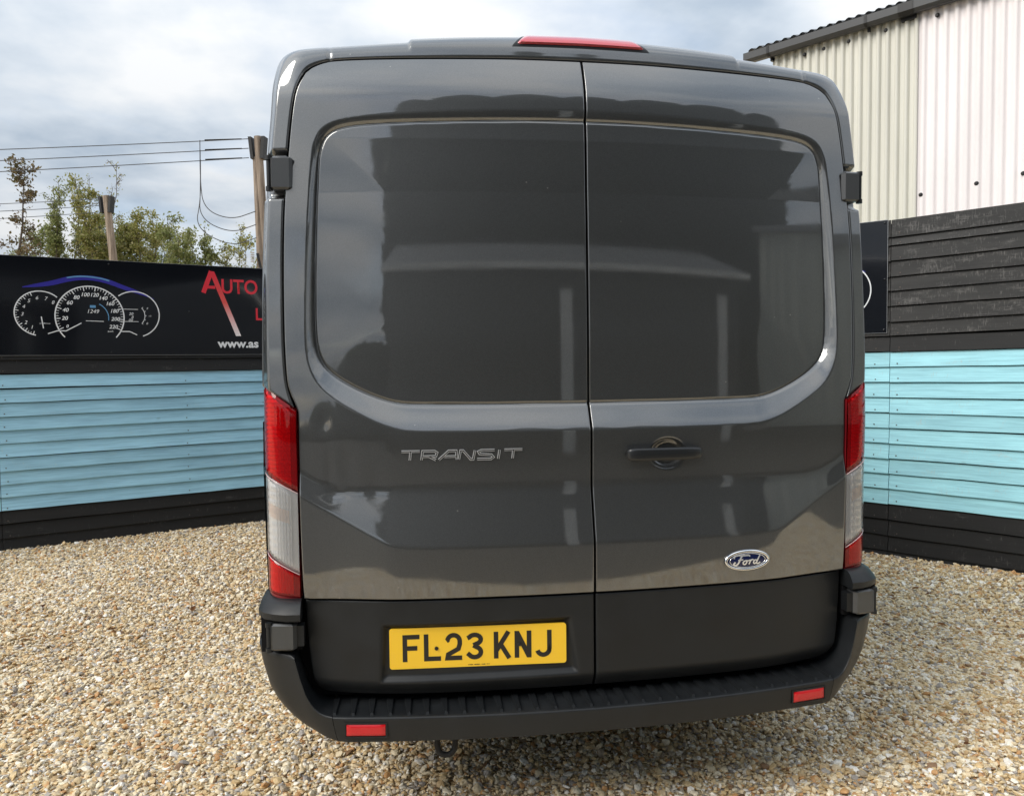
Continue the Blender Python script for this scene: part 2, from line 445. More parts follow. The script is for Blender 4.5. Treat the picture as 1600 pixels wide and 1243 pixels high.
REC_O = [(0,2.370),(.2,2.368),(.44,2.360),(.66,2.346),(.79,2.334),(.852,2.308),(.879,2.258),(.886,2.21),(.900,2.05),(.911,1.83),(.916,1.62),(.906,1.535),(.868,1.465),(.768,1.397),(.656,1.340),(.56,1.325),(0,1.322)]
REC_P = [(0,2.333),(.2,2.332),(.44,2.326),(.664,2.318),(.785,2.307),(.836,2.282),(.858,2.232),(.865,2.18),(.875,2.01),(.883,1.80),(.884,1.63),(.870,1.563),(.83,1.515),(.743,1.463),(.645,1.424),(.555,1.416),(0,1.414)]
def sym_poly(P):
    P = chaikin(P, 2)
    P = np.vstack([P, (P*np.array([-1, 1]))[::-1]])
    return P
REC_O2, REC_P2 = sym_poly(REC_O), sym_poly(REC_P)

def dist_poly(pts, poly, closed=True):
    """unsigned distance and inside flag for 2-D pts to polygon"""
    A = poly; B = np.roll(poly, -1, 0)
    best = np.full(len(pts), 1e9); ins = np.zeros(len(pts), bool)
    for a, b in zip(A, B):
        ab = b-a; L2 = (ab@ab)
        if L2 < 1e-12: continue
        t = np.clip(((pts-a)@ab)/L2, 0, 1)
        d = np.hypot(pts[:, 0]-(a[0]+t*ab[0]), pts[:, 1]-(a[1]+t*ab[1]))
        best = np.minimum(best, d)
        c = (a[1] > pts[:, 1]) != (b[1] > pts[:, 1])
        with np.errstate(divide='ignore', invalid='ignore'):
            xi = a[0]+(pts[:, 1]-a[1])*(b[0]-a[0])/(b[1]-a[1])
        ins ^= c & (pts[:, 0] < xi)
    return best, ins

def smooth01(t): t = np.clip(t, 0, 1); return t*t*(3-2*t)
def softplus(x, w): return w*np.logaddexp(0, x/w)

_at = np.linspace(-.2, 1.2, 1401)
def _smooth_tab(xs, ys, sg):
    k = np.exp(-0.5*(np.arange(-int(3*sg*1000), int(3*sg*1000)+1)/(sg*1000))**2); k /= k.sum(); h_ = len(k)//2
    t_ = np.interp(np.abs(_at), xs, ys); return np.convolve(np.pad(t_, h_, mode='edge'), k, 'valid')
_zu = _smooth_tab([0, 0.8, 0.88, 0.94, 1.0, 1.2], [1.140, 1.142, 1.165, 1.205, 1.24, 1.36], .035)
_zl = _smooth_tab([0, .56, .66, .88, .94, 1.0, 1.2], [.960, .961, .968, 1.096, 1.132, 1.17, 1.29], .022)
_cl = _smooth_tab([0, .56, .68, .88, .94, 1.2], [1, 1, .9, .27, .0, -.3], .045)
def door_surface(a, z, side):
    """y of the rear door skin; a = |x|"""
    y = S0(a, z)
    sh = a.shape
    pts = np.stack([a.ravel(), z.ravel()], -1)
    do, io = dist_poly(pts, REC_O2); dp, ip = dist_poly(pts, REC_P2)
    t = np.where(ip, 1.0, np.where(io, do/(do+dp+1e-9), 0.0))
    tt = np.where(t <= 0, 0, np.where(t >= 1, 1, t))
    # slightly rounded ramp
    rr = np.clip((tt-0.03)/0.94, 0, 1); rr = 0.75*rr + 0.25*smooth01(rr)
    rec = np.interp(pts[:, 1], [1.3, 1.47, 2.1, 2.27, 2.4], [.038, .036, .020, .009, .008])*rr
    sd = np.where(ip, dp, -dp)
    rec = rec + 0.0060*np.where(sd < 0, np.exp(-(sd/0.0075)**2), np.exp(-(sd/0.0022)**2))
    # pressed panel is very slightly domed
    rec = rec - 0.004*smooth01(sd/0.25)*ip
    y = y + rec.reshape(sh)
    # swage: a shelf that looks up at the sky
    zu = np.interp(a, _at, _zu); zl = np.interp(a, _at, _zl)
    zc = zl + softplus(z-zl, 0.0035)
    amt = softplus(zu-zc, 0.008)
    y = y - amt*0.235
    if side > 0:
        rr2 = np.hypot((a-0.262)/0.070, (z-1.240)/0.057)
        y = y + 0.016*smooth01((1-rr2)/0.50)
    else:
        # shallow dents in the left door, beside the lamp
        for (dx_, dz_, w_, h_, am) in ((.862,1.36,.022,.035,.0012),(.79,1.22,.030,.060,.0016),(.845,1.20,.016,.07,.0013),(.70,1.17,.035,.06,.0012),(.82,1.135,.035,.014,.0018)):
            y = y + am*np.exp(-((a-dx_)/w_)**2-((z-dz_)/h_)**2)
    return y

def coons(bot, top, lef, rig):
    """bot, top: (nu,2); lef, rig: (nv,2)"""
    nu, nv = len(bot), len(lef)
    u = np.linspace(0, 1, nu)[:, None, None]; v = np.linspace(0, 1, nv)[None, :, None]
    return ((1-v)*bot[:, None]+v*top[:, None]+(1-u)*lef[None]+u*rig[None]
            - (1-u)*(1-v)*bot[0]-u*(1-v)*bot[-1]-(1-u)*v*top[0]-u*v*top[-1])

SIDE_O = [(.931,.800),(.935,.90),(.938,1.14),(.938,1.37),(.942,1.41),(.962,1.462),(.971,1.51),(.976,1.65),(.975,1.86),(.968,2.06),(.951,2.25),(.938,2.36),(.924,2.43),(.899,2.484)]
TOP_O = [(.0058,2.542),(.21,2.5415),(.44,2.537),(.67,2.532),(.79,2.527),(.838,2.520),(.875,2.504),(.899,2.484)]

def skirt(P, surf_y, outward=0.0025):
    """add rolled edges around a (nu,nv,3) patch"""
    def ext(P, dirn):
        # dirn: 2-D in-plane outward vectors per boundary point
        a = P + np.stack([dirn[:, 0]*outward*0.7, np.full(len(P), 0.0012), dirn[:, 1]*outward*0.7], -1)
        b = P + np.stack([dirn[:, 0]*outward, np.full(len(P), 0.0045), dirn[:, 1]*outward], -1)
        c = P + np.stack([dirn[:, 0]*outward, np.full(len(P), 0.040), dirn[:, 1]*outward], -1)
        return a, b, c
    def nrm(v):
        v = v[:, [0, 2]]; return v/(np.linalg.norm(v, axis=1, keepdims=True)+1e-9)
    a, b, c = ext(P[:, -1], nrm(P[:, -1]-P[:, -2])); P = np.concatenate([P, a[:, None], b[:, None], c[:, None]], 1)
    a, b, c = ext(P[:, 0], nrm(P[:, 0]-P[:, 1])); P = np.concatenate([c[:, None], b[:, None], a[:, None], P], 1)
    a, b, c = ext(P[-1], nrm(P[-1]-P[-2])); P = np.concatenate([P, a[None], b[None], c[None]], 0)
    a, b, c = ext(P[0], nrm(P[0]-P[1])); P = np.concatenate([c[None], b[None], a[None], P], 0)
    return P

van = empty('delivery_van')
tag(van, 'dark grey panel van with black bumper parked tail-on to the camera on gravel', 'van')

def make_door(side):
    nu, nv = 340, 520
    rig = catmull(SIDE_O, nv); top = catmull(TOP_O, nu)
    lef = np.stack([np.full(nv, .0058), np.linspace(.800, 2.542, nv)], -1)
    bot = np.stack([np.linspace(.0058, .931, nu), np.full(nu, .800)], -1)
    G = coons(bot, top, lef, rig)
    a, z = G[..., 0], G[..., 1]
    y = door_surface(a, z, side)
    P = np.stack([a, y, z], -1)
    P = skirt(P, None)
    P[..., 0] *= side
    o = grid_mesh('rear_door', P, PAINT, van, smooth=180, flip=(side < 0))
    o['label'] = 'left rear door with chrome letters' if side < 0 else 'right rear door with pull handle'
    return o
door_l, door_r = make_door(-1), make_door(1)

# lower black cladding of each door
PL = dict(x0=-0.666, x1=-0.095, z0=0.566, z1=0.698)
def make_clad(side, parent):
    nu, nv = 150, 64
    sideo = [(.889,.497),(.906,.530),(.914,.575),(.922,.660),(.926,.735),(.929,.788)]
    boto = [(.006,.482),(.4,.481),(.75,.481),(.84,.483),(.872,.488),(.889,.497)]
    rig = catmull(sideo, nv); bot = catmull(boto, nu)
    lef = np.stack([np.full(nv, .006), np.linspace(.482, .788, nv)], -1)
    top = np.stack([np.linspace(.006, .929, nu), np.full(nu, .788)], -1)
    G = coons(bot, top, lef, rig)
    a, z = G[..., 0], G[..., 1]
    y = S0(a, z) - 0.235*0.180*np.interp(a, _at, _cl)
    y = y + 0.006
    # bottom rolls under
    y = y + 0.030*smooth01((0.545-z)/0.075)**1.5
    if side < 0:
        x = -a
        # number plate well: tapered rectangle with soft flanks
        poly = np.array([(-.700,.522),(-.692,.716),(-.078,.722),(-.050,.528)])
        pts = np.stack([x.ravel(), z.ravel()], -1)
        d, ins = dist_poly(pts, poly)
        y = y + (0.018*smooth01(np.where(ins, d, 0)/0.022)).reshape(y.shape)
    P = skirt(np.stack([a, y, z], -1), None)
    P[..., 0] *= side
    return grid_mesh('door_cladding', P, CLAD, parent, smooth=180, flip=(side < 0))
make_clad(-1, door_l); make_clad(1, door_r)

# ------------------------------------------------------------------ the van: body shell
U_ = [(.944,1.33),(.946,1.395),(.968,1.452),(.979,1.51),(.984,1.65),(.983,1.86),(.976,2.06),(.959,2.25),(.946,2.36),(.932,2.434),(.906,2.491),(.880,2.511),(.842,2.527),(.79,2.534),(.67,2.5395),(.44,2.5445),(.21,2.549),(0,2.5495)]
V_ = [(1.061,1.33),(1.061,1.40),(1.060,1.46),(1.060,1.52),(1.058,1.66),(1.053,1.86),(1.044,2.06),(1.030,2.25),(1.017,2.37),(1.010,2.490),(.996,2.562),(.958,2.596),(.890,2.607),(.81,2.612),(.67,2.624),(.44,2.642),(.21,2.652),(0,2.655)]
def along(P, n):
    P = chaikin(P, 2)
    # resample by the U arc so that both curves keep pace
    return P
Uc, Vc = chaikin(U_, 3), chaikin(V_, 3)
dU = np.r_[0, np.cumsum(np.linalg.norm(np.diff(Uc, axis=0), axis=1))]
# finer sampling around the roof joint and the raised panel's shoulders
tU = np.linspace(0, dU[-1], 420)
Uc = np.stack([np.interp(tU, dU, Uc[:, k]) for k in range(2)], -1); Vc = np.stack([np.interp(tU, dU, Vc[:, k]) for k in range(2)], -1)

def body_ring(side):
    loops = []
    a, z = Uc[:, 0], Uc[:, 1]
    topness = smooth01((z-2.40)/0.12)
    def lift(a_, w):      # raised middle panel of the roof, and the joint beside it
        r_ = 0.010*smooth01((0.572-a_)/0.012)*topness*smooth01((w-0.12)/0.25)
        return r_
    def groove(a_):
        return 0.0035*np.exp(-((a_-0.825)/0.0045)**2)*topness
    yU = S0(a, z)
    loops.append(np.stack([a, yU+0.05, z], -1))
    loops.append(np.stack([a, yU+0.006+0.055*smooth01((1.408-z)/0.012), z], -1))
    for w in np.r_[0.03, np.linspace(0.08, 1.0, 30)]:
        x_ = a+(Vc[:, 0]-a)*w; z_ = z+(Vc[:, 1]-z)*w
        # pillar: flat face then a crease and a chamfer towards the side; header: continuous roll
        pil = 0.002*(1-w) + 0.050*smooth01((w-0.62)/0.38)**1.3 + 0.004*w
        ysd = S0(x_, np.minimum(z_, 2.53)) + pil
        yhd = yU + 0.012*w + 0.10*w**3.2
        y_ = ysd*(1-topness)+yhd*topness
        # pocket for the upper hinge
        poc = 0.030*smooth01((z_-2.075)/0.018)*smooth01((2.235-z_)/0.012)*(1-topness)
        ztl = 1.408+np.clip((x_-.947)/.103, 0, 1.05)*.071
        y_ = y_ + poc + groove(x_) + 0.055*smooth01((ztl-z_)/0.012)
        z2 = z_ + lift(x_, w)
        if w <= 0.03: y_ = y_+0.0015
        loops.append(np.stack([x_, y_, z2], -1))
    # sides and roof running forward
    yl = loops[-1][:, 1]
    for dy_, ex in ((0.03, 0.002), (0.10, 0.005), (0.3, 0.008), (1.0, 0.008), (2.2, 0.008), (3.3, 0.006)):
        x_ = Vc[:, 0] + ex*(1-topness); z_ = Vc[:, 1] + lift(Vc[:, 0], 1.0) + ex*1.2*topness + groove(Vc[:, 0])*-1.0
        loops.append(np.stack([x_, yl*(1-smooth01(dy_/1.0))+0.15*smooth01(dy_/1.0)+dy_, z_], -1))
    # cab: roof falls to the windscreen and bonnet
    base = loops[-1]
    for yy, s_, wx in ((3.75, 0.985, 0.99), (4.15, 0.90, 0.97), (4.6, 0.66, 0.95), (5.0, 0.42, 0.95), (5.4, 0.33, 0.88), (5.52, 0.26, 0.80)):
        x_ = base[:, 0]*wx; z_ = 0.80+(base[:, 2]-0.80)*s_
        loops.append(np.stack([x_, np.full(len(x_), yy), z_], -1))
    P = np.stack(loops, 0)
    P[..., 0] *= side
    return P
PR, PLft = body_ring(1), body_ring(-1)
# both halves in one closed shell: left bottom -> top -> right bottom
shell = np.concatenate([PLft, PR[:, ::-1][:, 1:]], 1)
body = grid_mesh('body_shell', shell, PAINT, van, smooth=60, flip=False)

# lower body sides below the lamp line
def lower_side(side):
    xs = 1.069
    rows = []
    for yy in (0.19, 0.6, 1.5, 2.8, 3.45, 3.75, 4.15, 4.6, 5.0, 5.4, 5.52):
        wx = float(np.interp(yy, [3.45, 3.75, 4.15, 4.6, 5.0, 5.4, 5.52], [1, .99, .97, .95, .95, .88, .80]))
        zt = 1.36 if yy < 3.7 else 0.80+(1.33-0.80)*float(np.interp(yy, [3.7, 4.15, 4.6, 5.0, 5.4, 5.52], [1, .90, .66, .42, .33, .26]))
        rows.append([(side*(xs+dx_)*wx, yy, z_) for dx_, z_ in ((0, zt), (0.002, min(1.2, zt)), (0.0, min(1.0, zt)), (-0.004, .78), (-0.02, .62), (-.10, .46), (-.18, .42))])
    return grid_mesh('side_panel', np.array(rows), PAINT, van, smooth=50, flip=(side > 0))
lower_side(-1); lower_side(1)
# dark floor and the frame seen through the gaps
mb = MB()
ap = np.zeros((25, 30, 3))
for i, a_ in enumerate(np.linspace(-.985, .985, 25)):
    for j, z_ in enumerate(np.linspace(.46, 2.545, 30)):
        lim = float(np.interp(z_, [.46, 2.25, 2.40, 2.50, 2.545], [.985, .965, .945, .90, .84])); x_ = a_*lim/.985
        ap[i, j] = (x_, S0(abs(x_), z_)+.046, z_)
grid_mesh('door_aperture', ap, GAPMAT, van, smooth=180)
mb = MB(); mb.box((-1.0, 0.205, .37), (1.0, .219, .80)); mb.build('rear_sill', GAPMAT, van)
mb = MB(); mb.box((-1.04, 0.22, .44), (1.04, 5.2, .50)); mb.build('van_floor', GAPMAT, van)
# rubber seal in the middle gap and round the doors, set back
mb = MB()
mb.tube([(0, S0(0, z_)+0.060+(0.030 if 1.42 < z_ < 2.33 else 0), z_) for z_ in np.linspace(0.5, 2.52, 40)], 0.012, 8)
mb.build('door_seal', RUBBER, van, smooth=60)

# wheels
def wheel(x, y):
    tyre = MB()
    prof = [(-.10, .23), (-.11, .29), (-.10, .335), (-.07, .352), (.07, .352), (.10, .335), (.11, .29), (.10, .23)]
    n = 32
    V, F = [], []
    for i in range(n):
        t = 2*math.pi*i/n
        for (dx_, r_) in prof: V.append((x+dx_, y+r_*math.cos(t), .352+r_*math.sin(t)))
    m = len(prof)
    for i in range(n):
        j = (i+1) % n
        for k in range(m-1): F.append((i*m+k, j*m+k, j*m+k+1, i*m+k+1))
    tyre.add(V, F)
    t = tyre.build('wheel', RUBBER, van, smooth=40); t['label'] = 'black tyre'
    s_ = 1 if x > 0 else -1
    rim = MB()
    ring = [(.085, .235), (.06, .21), (.07, .12), (.09, .05), (.09, .0)]
    V, F = [], []
    for i in range(n):
        a_ = 2*math.pi*i/n
        for dx_, r_ in ring: V.append((x+s_*dx_, y+r_*math.cos(a_), .352+r_*math.sin(a_)))
    m = len(ring)
    for i in range(n):
        j = (i+1) % n
        for k in range(m-1): F.append((i*m+k, j*m+k, j*m+k+1, i*m+k+1))
    rim.add(V, F).build('rim', SATIN, t, smooth=40)
for wx_ in (-.93, .93):
    for wy_ in (1.05, 4.55): wheel(wx_, wy_)
# axle and spare-wheel well under the floor
mb = MB(); mb.tube([(-.85, 1.05, .36), (.85, 1.05, .36)], 0.06, 10); mb.tube([(-.18, 1.05, .36), (.18, 1.05, .36)], 0.14, 12)
mb.build('rear_axle', RUBBER, van, smooth=40)

# ------------------------------------------------------------------ tail lamps
LP = np.array([(.947, 0.000), (.975, 0.003), (1.000, 0.009), (1.022, 0.020), (1.040, 0.038), (1.053, 0.066), (1.060, 0.105), (1.064, 0.155), (1.066, 0.20)])
LPs = resample(chaikin(LP, 2), 26)
def lamp_piece(name, side, zin, zout, s0, s1, off, mat, parent, ns=26, nz=24, rip=None, edge=0.0):
    """zin/zout: (bottom, top) at the inner and the outer end; off = inward offset of the sheet"""
    sidx = np.linspace(s0, s1, ns)
    P = np.zeros((ns, nz, 3))
    base = np.stack([np.interp(sidx, np.linspace(0, 1, 26), LPs[:, k]) for k in range(2)], -1)
    tan = np.gradient(base, axis=0); tan /= np.linalg.norm(tan, axis=1, keepdims=True)
    nor = np.stack([tan[:, 1], -tan[:, 0]], -1)       # outward (to -y / +x)
    # fraction across, by x, for the slanted bounds
    fx = np.clip((base[:, 0]-.947)/(1.050-.947), 0, 1.05)
    zb = zin[0]+(zout[0]-zin[0])*fx; zt = zin[1]+(zout[1]-zin[1])*fx
    v = np.linspace(0, 1, nz)
    for j in range(nz):
        z = zb+(zt-zb)*v[j]
        o = np.full(ns, -off)
        if rip is not None: o = o + rip(base[:, 0], z, sidx)
        if edge: o = o - edge*(np.maximum(0, 1-np.minimum(v[j], 1-v[j])/0.06)**2)
        ysurf = np.array([S0(.947, zz_) for zz_ in z]) - 0.010
        P[:, j, 0] = base[:, 0]+nor[:, 0]*o; P[:, j, 1] = ysurf+base[:, 1]+nor[:, 1]*o; P[:, j, 2] = z
    P[..., 0] *= side
    return grid_mesh(name, P, mat, parent, smooth=50, flip=(side < 0))
def rip_grid(x, z, s): return 0.0030*np.abs(np.cos(x*np.pi/0.0110)) + 0.0045*np.abs(np.cos(z*np.pi/0.0140))
def rip_vert(x, z, s): return 0.0055*np.abs(np.cos(x*np.pi/0.0110)) + 0.0020*np.abs(np.cos(z*np.pi/0.024))
for side in (-1, 1):
    t = empty('tail_lamp'); t.parent = van
    t['label'] = ('left' if side < 0 else 'right') + ' tail lamp of red and clear lenses'
    # housing behind everything
    lamp_piece('lamp_housing', side, (.795, 1.405), (.805, 1.478), 0, 1, 0.032, LAMPBACK, t, nz=30)
    lamp_piece('lamp_rim', side, (.790, .800), (.800, .812), 0, 1, 0.004, LAMPBACK, t, nz=4)
    mbx = MB()
    def lamp_pt(fx, z, off=0.002):
        b = np.array([np.interp(fx, np.linspace(0, 1, 26), LPs[:, k]) for k in range(2)])
        return (side*b[0], S0(.947, z)-0.010+b[1]-off, z)
    # inner wall of the lamp against the door
    mbx.add([(side*.945, S0(.947, z_)-0.008, z_) for z_ in (.795, 1.405)]+[(side*.945, S0(.947, z_)+0.06, z_) for z_ in (1.405, .795)], [(0, 1, 2, 3)])
    mbx.build('lamp_side_wall', LAMPBACK, t, fix=False)
    up = lamp_piece('red_lens', side, (1.139, 1.405), (1.193, 1.476), 0, 1, 0.0, LENS_RED, t, edge=0.006); up['label'] = 'upper red lens'
    lamp_piece('lens_border', side, (1.137, 1.406), (1.192, 1.477), 0.0, 0.07, 0.004, LENS_DRED, up, ns=6)
    lamp_piece('reflector', side, (1.150, 1.388), (1.203, 1.460), 0.08, 0.70, 0.014, REFLECTOR_W, up, ns=80, nz=160, rip=rip_grid)
    cl = lamp_piece('clear_lens', side, (.876, 1.137), (.930, 1.191), 0, 1, 0.0, LENS_CLEAR, t, edge=0.006); cl['label'] = 'clear middle lens'
    lamp_piece('reflector', side, (.886, 1.122), (.940, 1.176), 0.09, 0.70, 0.0125, REFLECTOR, cl, ns=80, nz=120, rip=rip_vert)
    lamp_piece('lamp_inner_back', side, (.878, 1.135), (.932, 1.189), 0.02, 1, 0.020, LAMPGREY, cl)
    lamp_piece('bulb_filter', side, (1.030, 1.072), (1.060, 1.102), 0.11, 0.55, 0.0118, AMBER, cl, ns=60, nz=20, rip=rip_vert)
    lo = lamp_piece('red_lens', side, (.797, .874), (.806, .928), 0, 1, 0.0, LENS_RED, t, edge=0.006); lo['label'] = 'lower red lens'
    lamp_piece('reflector', side, (.808, .866), (.815, .915), 0.08, 0.70, 0.0125, REFLECTOR_W, lo, ns=80, nz=60, rip=rip_vert)
    # pale seams between the lenses
    for zi, zo in ((1.138, 1.192), (.875, .929)):
        pts = []
        for fxx in np.linspace(0, 1, 14):
            b = np.array([np.interp(fxx, np.linspace(0, 1, 26), LPs[:, k]) for k in range(2)])
            fx = min(1.05, max(0, (b[0]-.947)/.103)); z = zi+(zo-zi)*fx
            pts.append((side*b[0], S0(.947, z)-0.0105+b[1], z))
        sm = MB(); sm.tube(pts, 0.0014, 6); sm.build('lens_seam', simple('lens_seam_pale', (0.62, 0.42, 0.42), 0.2, 0, 0.5), t, smooth=60)

# high brake light
mb = MB()
def head_pt(a, w):    # point on the header skin
    i = np.argmin(np.abs(Uc[:, 0]-abs(a))+10*(Uc[:, 1] < 2.5))
    z = Uc[i, 1]+(Vc[i, 1]-Uc[i, 1])*w; y = S0(abs(a), Uc[i, 1])+0.012*w+0.10*w**3.2
    lf = 0.010*float(smooth01((0.572-abs(a))/0.012))*float(smooth01((w-0.12)/0.25))
    return y, z+lf
def brake(name, x0b, x0t, x1t, x1b, w0, w1, proud, mat, parent):
    P = np.zeros((40, 10, 3))
    for i, u in enumerate(np.linspace(0, 1, 40)):
        for j, v in enumerate(np.linspace(0, 1, 10)):
            xl = x0b+(x0t-x0b)*v; xr = x1b+(x1t-x1b)*v
            x = xl+(xr-xl)*u; w = w0+(w1-w0)*v
            y, z = head_pt(x, w)
            e = min(1, min(u, 1-u)/0.03, min(v, 1-v)/0.12)
            P[i, j] = (x, y-proud*math.sqrt(max(0, e*(2-e))), z+0.002)
    return grid_mesh(name, P, mat, parent, smooth=60)
bl = brake('brake_light', -.232, -.180, .184, .240,   .30, .92, 0.002, PLASTIC, van)
brake('lens', -.218, -.178, .182, .226, .36, .87, 0.012, simple('brake_lens', (0.55, 0.030, 0.050), 0.12, 0, 1.0), bl)

# ------------------------------------------------------------------ hinges
def hinge(side, z0, z1, x0, x1, y0, lower=False):
    h = MB(); xm = x1-0.014
    pr = [(x0, y0+0.03), (x0, y0-0.008), (x0+0.010, y0-0.020), (xm-0.004, y0-0.020+(0.012 if lower else 0.004)), (xm, y0-0.010), (xm, y0+0.03)]
    zc = [(z0, 0.006), (z0+0.006, 0), (z1-0.006, 0), (z1, 0.006)]
    V, F = [], []
    for z_, ins in zc:
        for (px_, py_) in pr: V.append((side*(px_ if ins == 0 else px_+(ins if px_ < (x0+x1)/2 else -ins)), py_+ins, z_))
    n = len(pr)
    for i in range(3):
        for k in range(n-1): F.append((i*n+k, i*n+k+1, (i+1)*n+k+1, (i+1)*n+k))
    F.append(tuple(range(n))); F.append(tuple(3*n+k for k in range(n)))
    h.add(V, F)
    o = h.build('door_hinge', SATIN, van, smooth=35)
    pin = MB(); xp = side*(x1-0.008); yp = y0+0.000
    pin.tube([(xp, yp, z0+0.012), (xp, yp, z1-0.012)], 0.008, 12)
    pin.tube([(xp, yp, z1-0.010), (xp, yp, z1+0.004)], 0.011, 12); pin.tube([(xp, yp, z0-0.004), (xp, yp, z0+0.010)], 0.011, 12)
    pin.build('hinge_pin', PLASTIC, o, smooth=40)
    xa = .934 if lower else x0-.006
    arm = MB(); arm.box((xa if side > 0 else -(x0+0.02), y0-0.006, z0+0.010), ((x0+0.02) if side > 0 else -xa, y0+0.03, z1-0.010))
    arm.build('hinge_arm', PLASTIC, o)
for side in (-1, 1):
    hinge(side, 2.105, 2.208, 0.944, 1.026, 0.112)
    hinge(side, 0.644, 0.730, 0.956, 1.050, 0.036, lower=True)

# ------------------------------------------------------------------ bumper
bumper = empty('rear_bumper'); bumper.parent = van; bumper['label'] = 'black plastic rear step bumper'
BP = [(0,-.115),(.15,-.1126),(.3,-.1056),(.45,-.0937),(.6,-.0772),(.72,-.0606),(.80,-.0478),(.857,-.037),(.91,-.020),(.955,.002),(.995,.030),(1.036,.056),(1.074,.096),(1.100,.150),(1.112,.30),(1.112,.62)]
BPs = np.vstack([resample(BP[:8], 90), resample(chaikin(BP[7:], 2), 60)[1:]])
def bump_top(x): return np.interp(x, [0, .857, .885, .905, .925, .940, .950, .958, .966, .972], [.445, .446, .449, .455, .470, .497, .530, .575, .622, .630])
def bump_bot(x): return np.interp(x, [0, .4, .857, .94, 1.0, 1.07], [.363, .362, .360, .366, .374, .386])
def bump_xm(z): return np.interp(z, [.36, .385, .42, .453, .50, .574, .635, .85], [.955, .990, 1.028, 1.054, 1.078, 1.098, 1.108, 1.112])
def bumper_part(i0, i1, side, name, mat, mid=False):
    B = BPs[i0:i1].copy()
    if not mid: B[0] = BPs[89]+np.array([.0022, .0004])
    if mid: B = np.vstack([(B*np.array([-1, 1]))[::-1], B[1:]])
    n = len(B); ax = np.abs(B[:, 0]); sg = np.where(B[:, 0] < 0, -1, 1)
    loops = []
    zt, zb = bump_top(ax), bump_bot(ax)
    def X(z): 
        c = np.where(ax > .8, .8+(ax-.8)*(bump_xm(z)-.8)/(1.112-.8), ax)
        return c*sg
    def row(z, dy, dz=0): return np.stack([X(z), B[:, 1]+dy, z+dz], -1)
    # underside
    loops.append(row(zb+0.004, 0.16)); loops.append(row(zb, 0.022)); loops.append(row(zb+0.003, 0.010))
    for v in np.linspace(0.06, 0.93, 16):
        loops.append(row(zb+(zt-zb)*v, 0.007*(1-v)**2))
    loops.append(row(zt-0.004, 0.0005)); loops.append(row(zt-0.001, 0.003)); loops.append(row(zt, 0.007))
    yin = np.maximum(B[:, 1]+0.012, 0.20)
    last = row(zt, 0.0); l2 = last.copy(); l2[:, 1] = B[:, 1]+0.03; loops.append(l2+np.array([0, 0, -0.001]))
    l3 = last.copy(); l3[:, 1] = yin; loops.append(l3)
    P = np.stack(loops, 1)
    P[..., 0] *= side
    return grid_mesh(name, P, mat, bumper, smooth=38, flip=(side < 0))
bumper_part(0, 90, 1, 'bumper_beam', PLASTIC, mid=True)
# corner pieces start 3 mm beyond the joint
for side in (-1, 1):
    o = bumper_part(90, len(BPs), side, 'bumper_corner', PLASTIC)
    # block above the lower hinge, below the lamp
    mb = MB(); V, F = [], []
    pl_ = [(.942, .02), (.942, -.010), (.985, -.006), (1.026, .010), (1.060, .036), (1.082, .080), (1.090, .20), (.942, .20)]
    lv = [(.738, 0.004), (.742, 0.0), (.762, -.001), (.786, 0.016), (.795, 0.030), (.797, 0.036)]
    for z_, ins in lv:
        for px_, py_ in pl_:
            V.append((side*(px_-ins*0.8*(px_ > .95)), py_+ins*(py_ < .15)+0.018, z_))
    n = len(pl_)
    for i in range(len(lv)-1):
        for k in range(n): F.append((i*n+k, i*n+(k+1) % n, (i+1)*n+(k+1) % n, (i+1)*n+k))
    F.append(tuple(range(n))); F.append(tuple((len(lv)-1)*n+k for k in range(n)))
    mb.add(V, F).build('corner_cap', PLASTIC, bumper, smooth=35)
    mb = MB(); mb.box((side*.945 if side > 0 else -1.072, .075, .628), (side*1.072 if side > 0 else -.945, .2, .76)); mb.build('hinge_pocket', GAPMAT, bumper)
    # reflex reflector in its frame
    for nm, dx_, dz_, pr_, mt, par in (('reflector', .0, .0, 0.0035, REFLEX, bumper),):
        x0, x1, z0, z1 = .682, .803, .388, .424
        P = np.zeros((14, 8, 3))
        for i, u in enumerate(np.linspace(0, 1, 14)):
            for j, v in enumerate(np.linspace(0, 1, 8)):
                x = x0+(x1-x0)*u; yb = np.interp(x, BPs[:, 0], BPs[:, 1]); e_ = min(1, min(u, 1-u)/0.04, min(v, 1-v)/0.15)
                P[i, j] = (side*x, yb-0.0005-pr_*e_, z0+(z1-z0)*v)
        rf = grid_mesh('reflector', P, REFLEX, bumper, smooth=40, flip=(side < 0))
        fr = MB()
        def TF(u, v, w): return (side*u, float(np.interp(u, BPs[:, 0], BPs[:, 1]))-w, v)
        c = [(x0-.004, z0-.004), (x0+(x1-x0)*.5, z0-.004), (x1+.004, z0-.004), (x1+.004, z1+.004), (x0+(x1-x0)*.5, z1+.004), (x0-.004, z1+.004)]
        fr.ribbon(c, 0.004, TF, 0.0028, closed=True); fr.build('reflector_frame', PLASTIC, rf)
